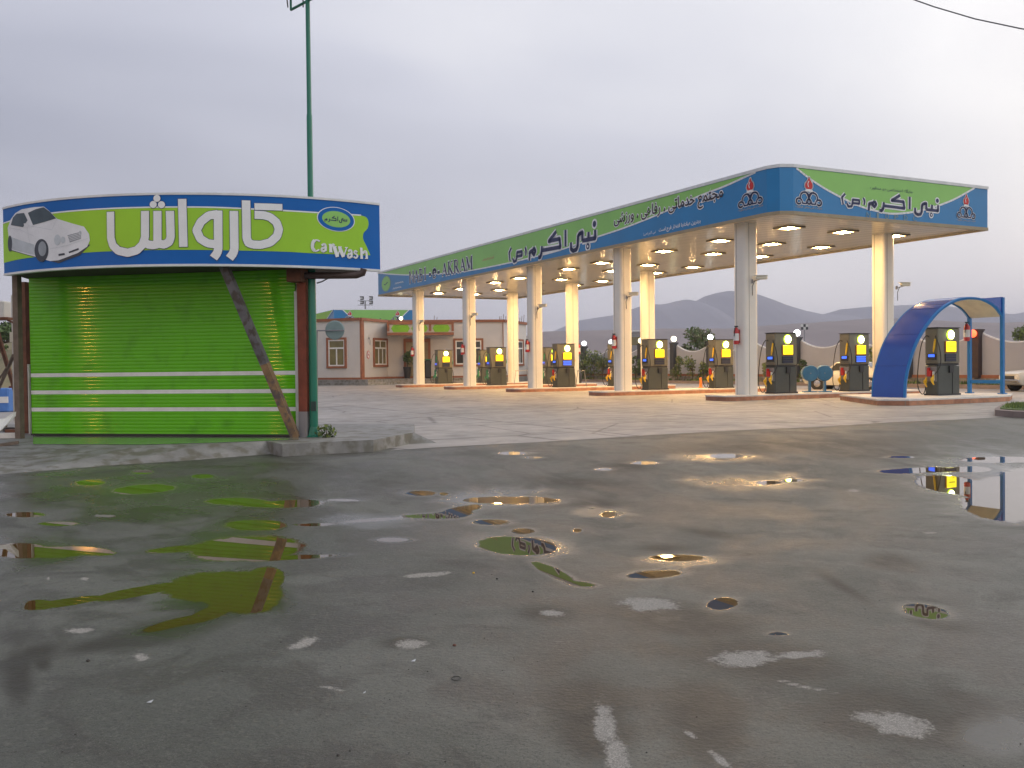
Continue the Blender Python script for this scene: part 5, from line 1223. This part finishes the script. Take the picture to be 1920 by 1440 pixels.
for x in (.8, ln-.8):
    p = ra+d*x/ln+np.array([0, 2]); mb = MB(); mb.box((p[0], p[1], zb2/2), (.6, .6, zb2), 'column_white'); mb.build('column', c2)
# floodlight tower
ft_ = thing('floodlight_tower', 'distant mast with two pairs of floodlights above the office', 'mast', (*bp(687, 125), 0))
c = bp(687, 125); mb = MB(); zt_ = zy(687, 565, 125); mb.tube([(c[0], c[1], 0), (c[0], c[1], zt_)], .1, 'metal_grey', 6); mb.build('mast', ft_)
for z_ in (zy(687, 564, 125), zy(687, 572, 125)):
    mb = MB(); mb.box((c[0], c[1], z_), (2., .08, .07), 'metal_grey'); mb.build('crossbar', ft_)
for x in (678.5, 695.5):
    for y in (559, 567):
        p = atY(x, y, 124.8); mb = MB(); mb.box((p[0], p[1], p[2]+.18), (.5, .3, .1), 'black_plastic'); mb.box((p[0], p[1], p[2]-.18), (.42, .3, .1), 'black_plastic'); mb.box((p[0]+.2, p[1], p[2]), (.1, .3, .36), 'black_plastic'); mb.box((p[0]-.03, p[1]+.05, p[2]), (.36, .1, .26), 'label_white'); mb.build('floodlight', ft_)
# white round dish sign seen just right of the green pole
ds = thing('round_dish', 'pale round disc on a dark arm right of the green pole', 'sign', (*atY(597, 620, 22)[:2], 0))
mb = MB(); p = atY(628, 619, 22); mb.lathe((p[0], p[1], p[2]), [(.03, .06), (.2, .02), (.225, -.01), (.2, -.03)], 'sign_grey', 24, 'y'); mb.build('disc', ds)
mb = MB(); mb.tube([atY(594, 620, 21.95), atY(646, 619.5, 21.9)], .018, 'metal_grey', 6); mb.tube([atY(594, 620, 21.95), (atY(594, 620, 21.95)[0]-.05, 22, 0)], .03, 'metal_grey', 6); mb.build('arm', ds)

# ================================================================== BOUNDARY WALL
wall = thing('boundary_wall', 'long pale wall with scalloped top between dark pillars', 'wall', (23.5, 48.1, 0))
WN = lambda Y: np.array([23.5-.518*(Y-48.1), Y])
py = [48.1+3.7*k for k in range(-3, 12)]
wd = np.array([-.518, 1.]); wd /= np.linalg.norm(wd); wn = np.array([-wd[1], wd[0]])     # towards the pumps (left)
rzw = math.atan2(wd[1], wd[0])
ZH, ZD = 2.82, 2.2
mb = MB(); vs = []; cols = []
for k in range(len(py)-1):
    for i in range(12):
        t = i/12; Y = py[k]+(py[k+1]-py[k])*t; p = WN(Y); z = ZH-(ZH-ZD)*math.sin(math.pi*t)**.8 if k != 13 else ZH; cols.append((p, z))
cols.append((WN(py[-1]), ZH))
for p, z in cols:
    for o_ in (0, .2):
        q_ = p-wn*o_; vs += [(q_[0], q_[1], .0), (q_[0], q_[1], z)]
fs = []
for i in range(len(cols)-1):
    a = 4*i; b = a+4; fs += [[a, b, b+1, a+1], [a+2, a+3, b+3, b+2], [a+1, b+1, b+3, a+3]]
mb.add(vs, fs, 'wall_plaster'); mb.build('wall_panel', wall)
mb = MB(); mb.tube([(p[0]-wn[0]*.1, p[1]-wn[1]*.1, z+.03) for p, z in cols], .055, 'trim_white', 6); mb.build('coping', wall)
mb = MB(); a, b = WN(py[0])+wn*.04, WN(py[-1])+wn*.04
c = (a+b)/2; ln = np.linalg.norm(b-a); mb.box((c[0], c[1], .56), (ln, .1, .16), 'brick_trim', rzw); mb.build('red_band', wall)
mb = MB(); mb.box((c[0]+wn[0]*.02, c[1]+wn[1]*.02, .24), (ln, .12, .48), 'concrete', rzw); mb.build('footing', wall)
lampcol = {48.1: ('globe_red', 'red glowing globe lamp on the wall pillar seen through the blue arch'), 59.2: ('globe_white', 'white globe lamp on the wall pillar right of the nearest front pump'), 66.6: ('globe_white', 'bluish white globe lamp above the pump left of the nearest column'),
 70.3: ('globe_warm', 'warm globe lamp between the two pumps of the second island'), 74.0: ('globe_warm', 'small yellowish globe lamp just left of a pump top'), 77.7: ('globe_white', 'small globe lamp beside the second column extinguisher'), 81.4: ('globe_white', 'farthest white globe lamp, left of the second front column'),
 51.8: ('globe_white', 'globe lamp hidden behind the blue arch foot'), 55.5: ('globe_white', 'globe lamp hidden behind the pump left of the arch'), 62.9: ('globe_white', 'globe lamp hidden behind the nearest column')}
for Y in py:
    p = WN(Y)+wn*.08; mb = MB(); wdt = .42; dark = 'pillar_red' if abs(Y-48.1) < .2 else 'pillar_dark'
    mb.box((p[0], p[1], 1.68), (wdt, wdt, 2.36), dark, rzw); mb.box((p[0], p[1], 2.9), (wdt+.08, wdt+.08, .08), dark, rzw); mb.build('pillar', wall)
    for Y2, (m, lab) in lampcol.items():
        if abs(Y2-Y) < .2 and Y2 not in (51.8, 55.5, 62.9):
            t = thing('globe_lamp', lab, 'lamp', (p[0], p[1], 2.94), 0, 'globe lamps on the wall pillars')
            mb = MB(); zc2 = 3.2 if Y2 != 48.1 else 2.72; off = np.array([0, 0]) if Y2 != 48.1 else wn*.36
            mb.sphere((p[0]+off[0], p[1]+off[1], zc2), .2, m); mb.smooth = True; mb.build('globe', t)
            mb = MB(); mb.tube([(p[0], p[1], 2.94 if Y2 != 48.1 else 2.6), (p[0]+off[0], p[1]+off[1], zc2-.18)], .04, 'metal_grey', 6); mb.build('stem', t)
# verge: kerb, soil strip, ground cover
mb = MB(); a0_, b0_2 = WN(py[0]), WN(py[-1])
def strip(mb, o0, o1, z, m, z0_=0.):
    P = [a0_+wn*o0, b0_2+wn*o0, b0_2+wn*o1, a0_+wn*o1]; mb.prism([tuple(p) for p in P][::-1], z0_, z, m)
strip(mb, .1, 1.75, .16, 'soil'); strip(mb, 1.75, 1.95, .2, 'kerb_stone'); tag(mb.build('verge'), 'narrow planted verge with kerb along the wall', 'verge', kind='structure')
mb = MB(); rg = np.random.default_rng(21)
for k in range(5200):
    t = rg.uniform(0, 1); o_ = rg.uniform(.15, 1.7); p = a0_+(b0_2-a0_)*t+wn*o_
    if math.sin(t*37)+math.sin(t*91+1)*.6 < -.35: continue
    h = rg.uniform(.08, .26); a = rg.uniform(0, 6.28); w = .07
    mb.add([(p[0]-w*math.cos(a), p[1]-w*math.sin(a), .15), (p[0]+w*math.cos(a), p[1]+w*math.sin(a), .15), (p[0]+rg.uniform(-.08, .08), p[1]+rg.uniform(-.08, .08), .15+h)], [(0, 1, 2)], ['leaf_a', 'leaf_c', 'leaf_b', 'grass'][k % 4])
tag(mb.build('ground_cover'), 'low grass and weeds along the foot of the wall', 'grass', kind='stuff')
def shrub(x, yb, hpx, wpx, lab, mats, seed, n=420, size=.1, off=.9):
    # stand on the verge line
    k = (x-960)/F; b = WN(48.1)+wn*off; Y = (b[0]+.518*b[1])/(k+.518); P = np.array([k*Y, Y, .15]); h = hpx/F*Y; w = wpx/F*Y/2
    return tree(lab, P, h, w, h*.42, mats, n, size, .03, 'shrubs along the wall', 'shrub', seed, 5, 9)
la, lb, lc, ld = 'leaf_a', 'leaf_b', 'leaf_c', 'leaf_d'
shrub(1095, 715, 50, 26, 'grey green shrub left of the pillar with the farthest globe lamp', [ld, la], 31)
shrub(1113, 715, 58, 40, 'tall leafy shrub right of the farthest lamp pillar', [la, lb, lc], 32, 700)
shrub(1130, 715, 40, 34, 'olive shrub behind the red round sign', [ld, la, lc], 33, 500)
shrub(1192, 715, 44, 22, 'dark leafy shrub behind the ringed round sign', [lc, la], 34)
shrub(1270, 715, 44, 22, 'climbing shrub at the foot of the warm lamp pillar', [la, ld], 35)
shrub(1298, 715, 52, 34, 'sparse yellow green shrub against the wall left of a pump', [lb, ld, la], 36, 300)
shrub(1318, 718, 38, 30, 'thin low shrub right of the sparse shrub', [lb, lc], 37, 260)
shrub(1441, 715, 36, 26, 'pale shrub just right of the nearest column', [ld, lb], 38)
shrub(1508, 722, 46, 20, 'narrow dark shrub at the pillar right of the nearest front pump', [lc, la], 39)
shrub(1582, 715, 40, 30, 'speckled shrub left of the pump beside the arch', [lb, lc, ld], 40, 300)
shrub(1640, 715, 74, 34, 'tall airy shrub left of the blue arch foot', [ld, la, lb], 41, 380)
# trees beyond the wall
def beyond(x, ytop, Y, wpx, lab, mats, seed, n=1500, size=.25):
    z = atY(x, ytop, Y)[2]; P = atY(x, 690, Y); tree(lab, (P[0], P[1], 0), z, wpx/F*Y/2, z*.36, mats, n, size, .2, 'trees beyond the wall', 'tree', seed, 6, 12)
beyond(1312, 616, 100, 72, 'olive feathery tree rising behind the wall dip', [ld, la], 51, 1500, .2)
beyond(1287, 640, 96, 26, 'small olive tree left of the feathery tree', [ld, lc], 52, 600, .2)
beyond(1575, 652, 90, 70, 'low olive tree behind the wall right of the nearest column', [ld, la], 53, 900, .2)
beyond(1918, 612, 70, 60, 'yellow green tree behind the wall at the right edge', [ld, lb], 54, 1200, .16)
beyond(1070, 646, 108, 60, 'pale green tree behind the far end of the wall', [ld, lb], 55, 800, .22)
beyond(1640, 640, 85, 50, 'tree behind the wall above the tall airy shrub', [ld, la], 56, 800, .2)
# white topped guard tower between the columns
gt = thing('guard_booth', 'grey booth with white flat roof beyond the wall', 'booth', (*bp(1192, 95), 0))
c = bp(1192, 95); zt_ = zy(1192, 621, 95); mb = MB(); mb.box((c[0], c[1], zt_/2), (1.3, 1.3, zt_-.3), 'metal_grey'); mb.build('body', gt)
mb = MB(); mb.box((c[0], c[1], zt_), (1.9, 1.9, .14), 'trim_white'); mb.build('roof', gt); mb = MB(); mb.box((c[0], c[1]-.66, zt_-1.0), (1.1, .04, .8), 'glass_olive'); mb.build('window', gt)
# distant chequered board
bb = thing('billboard', 'distant chequered floodlight board above the wall', 'board', (*bp(1510, 140), 0))
c = atY(1508.5, 613, 140); mb = MB()
for i in range(3):
    for j in range(2): mb.box((c[0]+(i-1)*.35, c[1], c[2]+(j-.5)*.42), (.33, .1, .38), 'label_white' if (i+j) % 2 else 'pillar_dark')
mb.build('panel', bb); mb = MB(); mb.tube([(c[0], c[1], 0), (c[0], c[1], c[2]-.4)], .06, 'metal_grey', 5); mb.build('post', bb)

# ================================================================== FORECOURT ITEMS
def round_sign(x, y, yb, m1, m2, lab, r=.3):
    P = G(x, yb, 0); t = thing('round_sign', lab, 'sign', P); z = atY(x, y, P[1])[2]
    mb = MB(); mb.tube([P, P+np.array([0, 0, z])], .035, 'label_white', 8); mb.build('post', t)
    mb = MB(); mb.lathe((P[0], P[1]-.05, z), [(r, .01), (r, -.01)], m1, 20, 'y'); mb.lathe((P[0], P[1]-.068, z), [(r*.72, .006), (r*.72, -.006)], m2, 20, 'y'); mb.build('disc', t)
round_sign(1139.5, 677, 714, 'sign_red', 'sign_red', 'solid red round sign on a white post among the shrubs')
round_sign(1199, 675, 715, 'sign_red', 'label_white', 'white round sign with red ring beside a pump')
P = G(1314, 728, 0); t = thing('traffic_cone', 'orange traffic post standing between the pumps of the second island', 'cone', P)
mb = MB(); mb.lathe(P, [(.13, .03), (.09, .1), (.07, .55), (.05, .6)], 'orange', 14); mb.build('body', t); mb = MB(); mb.box(P+np.array([0, 0, .02]), (.3, .3, .04), 'orange'); mb.build('base', t)
# twin drum bin
P = C(v_at(1535, 0), 0.1, .2); t = thing('twin_bin', 'pair of round blue bins on a stand between two pumps', 'bin', P, -.12)
for k, x in enumerate((-.27, .30)):
    mb = MB(); mb.lathe((x, -.02+.2*k, .74), [(.29, .2), (.31, .17), (.31, -.17), (.28, -.2)], 'bin_blue', 28, 'y'); mb.smooth = True; dr_ = mb.build('drum', t, 'l')
    mb = MB(); mb.lathe((x, -.22+.2*k, .74), [(.02, .0), (.02, -.03)], 'metal_grey', 8, 'y'); mb.build('pivot', dr_, 'l')
for x in (-.27, .30):
    mb = MB(); mb.box((x-.0, .05, .22), (.07, .3, .44), 'bin_blue'); mb.box((x, .05, .02), (.5, .4, .04), 'bin_blue'); mb.build('leg', t, 'l')
mb = MB(); mb.box((-.5, -.02, 1.05), (.42, .3, .03), 'black_plastic', 0, 0, .12); mb.build('open_lid', t, 'l')
def trestle(x0, x1, u, lab):
    P = C(v_at((x0+x1)/2, u), u, .2); w = (x1-x0)/F*P[1]; t = thing('trestle', lab, 'trestle', P, 0, 'metal trestles'); h = .85
    mb = MB(); mb.tube([(-w/2, 0, h), (w/2, 0, h)], .02, 'metal_grey', 6); mb.build('top_bar', t, 'l')
    for sx_ in (-1, 1):
        for sy in (-1, 1):
            mb = MB(); mb.tube([(sx_*w/2*.8, 0, h), (sx_*w/2*.8+sx_*.12, sy*.25, 0)], .015, 'metal_grey', 6); mb.build('leg', t, 'l')
trestle(965, 990, 3*D_, 'thin grey metal trestle left of the middle front column'); trestle(1082, 1097, 2*D_, 'thin grey metal trestle by the back column near the shrubs')
P = C(v_at(1092, 3*D_)+.5, 3*D_+1.5, 0); t = thing('drum_planter', 'dark barrel planter behind the back column', 'planter', P)
mb = MB(); mb.lathe(P, [(.25, 0), (.32, .3), (.32, .7), (.28, .85)], 'black_plastic', 16); mb.build('barrel', t)
# cars
def loft(mb, secs, m, close=True):
    n = len(secs[0]); vs = [p for s_ in secs for p in s_]; fs = [[i*n+j, i*n+(j+1) % n, (i+1)*n+(j+1) % n, (i+1)*n+j] for i in range(len(secs)-1) for j in range(n)]
    fs += [list(range(n-1, -1, -1)), [len(vs)-n+j for j in range(n)]]; mb.add(vs, fs, m)
def sedan(label, P, rz):
    t = thing('parked_car', label, 'car', P, rz, 'white saloon cars')
    # x forward; nose at +2.15
    def sec(x, w, z0_, z1_, tuck=.9):
        return [(x, -w*tuck, z0_), (x, -w, z0_+(z1_-z0_)*.35), (x, -w, z0_+(z1_-z0_)*.7), (x, -w*.9, z1_), (x, w*.9, z1_), (x, w, z0_+(z1_-z0_)*.7), (x, w, z0_+(z1_-z0_)*.35), (x, w*tuck, z0_)]
    mb = MB(); loft(mb, [sec(-2.12, .70, .42, .80), sec(-2.0, .79, .30, .90), sec(-1.5, .81, .24, .93), sec(-1.0, .81, .22, .93), sec(.9, .81, .22, .92), sec(1.5, .80, .24, .88), sec(1.98, .77, .3, .83), sec(2.1, .70, .42, .76)], 'car_white'); mb.smooth = True; bd = mb.build('body', t, 'l')
    mb = MB()
    def cs(x, w, z): return [(x, -w, .9), (x, -w*.82, z), (x, w*.82, z), (x, w, .9)]
    loft(mb, [cs(-1.45, .72, .93), cs(-.95, .74, 1.33), cs(-.6, .74, 1.38), cs(.15, .74, 1.38), cs(.45, .74, 1.33), cs(.95, .72, .93)], 'car_white'); mb.smooth = True; rf_ = mb.build('cabin', t, 'l')
    mb = MB()
    for s_ in (-1, 1):
        y1_, y2_ = s_*.748, s_*.655
        for a0x, a1x, b0x, b1x in ((-1.2, -.32, -.88, -.32), (-.24, .72, -.24, .38)):
            mb.quad((a0x, y1_, .95), (a1x, y1_, .95), (b1x, y2_, 1.30), (b0x, y2_, 1.30), 'glass_dark')
    mb.quad((.97, -.62, .96), (.97, .62, .96), (.5, .52, 1.32), (.5, -.52, 1.32), 'glass_dark'); mb.quad((-1.47, -.62, .96), (-1.47, .62, .96), (-.99, .52, 1.31), (-.99, -.52, 1.31), 'glass_dark')
    mb.build('windows', t, 'l')
    for x in (-1.28, 1.3):
        for y in (-.76, .76):
            s_ = math.copysign(1, y); mb = MB(); mb.lathe((x, y-.0, .3), [(.3, -.09), (.31, -.05), (.31, .05), (.3, .09)], 'tyre', 22, 'y'); wh = mb.build('wheel', t, 'l')
            mb = MB(); mb.lathe((x, y+s_*.085, .3), [(.17, -.02), (.19, .0), (.1, .02)], 'chrome', 18, 'y'); mb.build('hubcap', wh, 'l')
            mb = MB(); mb.lathe((x, y*1.045, .33), [(.37, -.01), (.37, .012)], 'tyre', 22, 'y'); mb.build('wheel_arch', t, 'l')
    for x, nme in ((-2.18, 'rear_bumper'), (2.16, 'front_bumper')):
        mb = MB(); mb.bbox((x, 0, .45), (.1, 1.6, .12), 'chrome', .02); mb.build(nme, t, 'l')
    for y in (-.55, .55):
        mb = MB(); mb.box((-2.13, y, .68), (.03, .26, .13), 'plastic_red'); mb.build('tail_light', t, 'l'); mb = MB(); mb.lathe((2.1, y, .62), [(.1, -.02), (.09, .03)], 'label_white', 14, 'x'); mb.build('headlight', t, 'l')
    mb = MB(); mb.box((2.11, 0, .6), (.03, .75, .16), 'black_plastic'); mb.build('grille', t, 'l')
    return t
P = atY(1592, 735, 47.5); sedan('white saloon parked behind the twin bin and the pump beside the arch', (P[0], P[1], .005), R(180-38))
P = atY(1893, 735, 41.5); sedan('cream saloon cut off by the right edge of the photo', (P[0]+2.15, P[1]+.4, .005), R(180+6))
# right kerb corner with grass
kp = [G(x, y) for x, y in ((1865, 777), (1866, 780), (1900, 783), (1990, 786))]; kq = [G(x, y) for x, y in ((1990, 762), (1905, 764), (1880, 767))]
poly = [(float(p[0]), float(p[1])) for p in kp+kq]
mb = MB(); mb.prism(poly, 0, .15, 'kerb_stone'); tag(mb.build('kerb_corner'), 'stone kerb corner of a small lawn at the right edge', 'kerb', kind='structure')
mb = MB(); c0 = np.mean(poly, 0); pin = [tuple(np.array(p)*.8+c0*.2) for p in poly]; mb.prism(pin, .15, .17, 'grass')
for k in range(900):
    w = RNG.dirichlet(np.ones(len(pin))); p = np.array(pin).T@w; h = RNG.uniform(.03, .1); a = RNG.uniform(0, 6.28)
    mb.add([(p[0]-.02*math.cos(a), p[1]-.02*math.sin(a), .165), (p[0]+.02*math.cos(a), p[1]+.02*math.sin(a), .165), (p[0]+RNG.uniform(-.03, .03), p[1], .165+h)], [(0, 1, 2)], ['leaf_a', 'leaf_b'][k % 2])
tag(mb.build('lawn'), 'small patch of grass inside the kerb at the right edge', 'grass', kind='stuff')
# overhead cable
mb = MB(); a, b = atY(1690, -9, 24), atY(1990, 66, 20); mb.tube([a+(b-a)*t-np.array([0, 0, .12*math.sin(math.pi*t)]) for t in np.linspace(-2.5, 1.6, 16)], .016, 'cable', 6); tag(mb.build('overhead_cable'), 'black cable crossing the sky at the top right', 'cable')
# small things lying on the asphalt
mat('stone_grey', (.05, .045, .04), .8); mat('stone_red', (.14, .06, .04), .8); mat('paper', (.6, .62, .62), .7)
mb = MB(); rg = np.random.default_rng(5)
for k in range(120):
    x, y = rg.uniform(0, 1920), 900+540*rg.uniform(0, 1)**.8; p = Gs(x, y); s_ = rg.uniform(.002, .006)
    mb.add([p+np.array([-s_, 0, .001]), p+np.array([0, -s_, .001]), p+np.array([s_, 0, .001]), p+np.array([0, s_, .001]), p+np.array([0, 0, s_*1.1])], [(0, 1, 4), (1, 2, 4), (2, 3, 4), (3, 0, 4)], 'stone_grey')
tag(mb.build('grit'), 'scattered dark grit on the asphalt', 'grit', kind='stuff')
def pebble(x, y, s_, m, lab, nme='pebble', cat='pebble'):
    p = Gs(x, y); mb = MB(); mb.lathe((p[0], p[1], p[2]), [(s_*.7, 0), (s_, s_*.35), (s_*.7, s_*.8), (s_*.2, s_)], m, 7); o_ = tag(mb.build(nme, smooth=True), lab, cat)
pebble(852, 1211, .013, 'stone_red', 'small reddish pebble in the middle of the asphalt'); pebble(932, 1086, .011, 'stone_grey', 'small dark pebble left of the green puddle streak'); pebble(999, 1110, .010, 'stone_grey', 'tiny dark pebble below the green puddle streak')
pebble(165, 1240, .012, 'stone_grey', 'dark pebble in the damp patch at the left'); pebble(634, 1417, .008, 'stone_grey', 'dark pebble at the bottom edge'); pebble(888, 1075, .012, 'plastic_yellow', 'tiny yellow chip on the asphalt', 'chip', 'chip')
for x, y, s_, lab in ((281, 1317, .016, 'white paper scrap at the lower left of the asphalt'), (775, 1240, .014, 'white paper scrap near the reddish pebble'), (683, 1300, .008, 'tiny white scrap right of the lower left scrap')):
    p = Gs(x, y); mb = MB(); mb.add([p+np.array(q_) for q_ in ((-s_, -s_*.4, .002), (s_*.8, -s_*.9, .004), (s_, s_*.7, .012), (-s_*.3, s_, .003))], [(0, 1, 2, 3)], 'paper'); tag(mb.build('paper_scrap'), lab, 'litter')
p = Gs(855, 1273); mb = MB(); mb.tube([p+np.array([.02*math.cos(a)*1.2, .035*math.sin(a), .004]) for a in np.linspace(0, 6.0, 22)], .0022, 'black_rubber', 5); tag(mb.build('rubber_band'), 'thin dark rubber loop lying on the asphalt', 'rubber band')
# ================================================================== STREET LAMPS BEHIND THE PHOTOGRAPHER (seen mirrored in the shutter)
for x, y, dist, lab in ((158, 585, 26, 'sodium street lamp mirrored in the left of the shutter'), (512, 640, 34, 'sodium street lamp mirrored in the right of the shutter')):
    d = ray(x, y); n_ = -kn; P = onpl(x, y, shL, kn); r_ = d-2*np.dot(d, n_)*n_; r_ /= np.linalg.norm(r_[:2]); Q = P+r_*dist; Q[2] = 5.5
    t = thing('street_lamp', lab, 'street lamp', (Q[0], Q[1], 0), 0, 'sodium street lamps')
    mb = MB(); mb.tube([(Q[0]+.5, Q[1], 0), (Q[0]+.5, Q[1], 5.6), (Q[0], Q[1], 5.7)], .05, 'pole_green', 8); mb.build('post', t)
    mb = MB(); mb.sphere(Q, .17, 'globe_amber'); mb.build('globe', t)

# ================================================================== HAZE
mh = bpy.data.materials.new('haze'); mh.use_nodes = True; t = mh.node_tree; t.nodes.clear()
o_ = t.nodes.new('ShaderNodeOutputMaterial'); pv = t.nodes.new('ShaderNodeVolumePrincipled'); pv.inputs['Density'].default_value = .00026; pv.inputs['Color'].default_value = (.86, .87, .95, 1); pv.inputs['Anisotropy'].default_value = .0
t.links.new(pv.outputs[0], o_.inputs['Volume']); MATS['haze'] = mh
mb = MB(); mb.box((0, 1700, 140), (8000, 9000, 290), 'haze'); hz_ = mb.build('haze'); tag(hz_, 'thin mauve haze veiling the distant mountains', 'haze', kind='stuff')
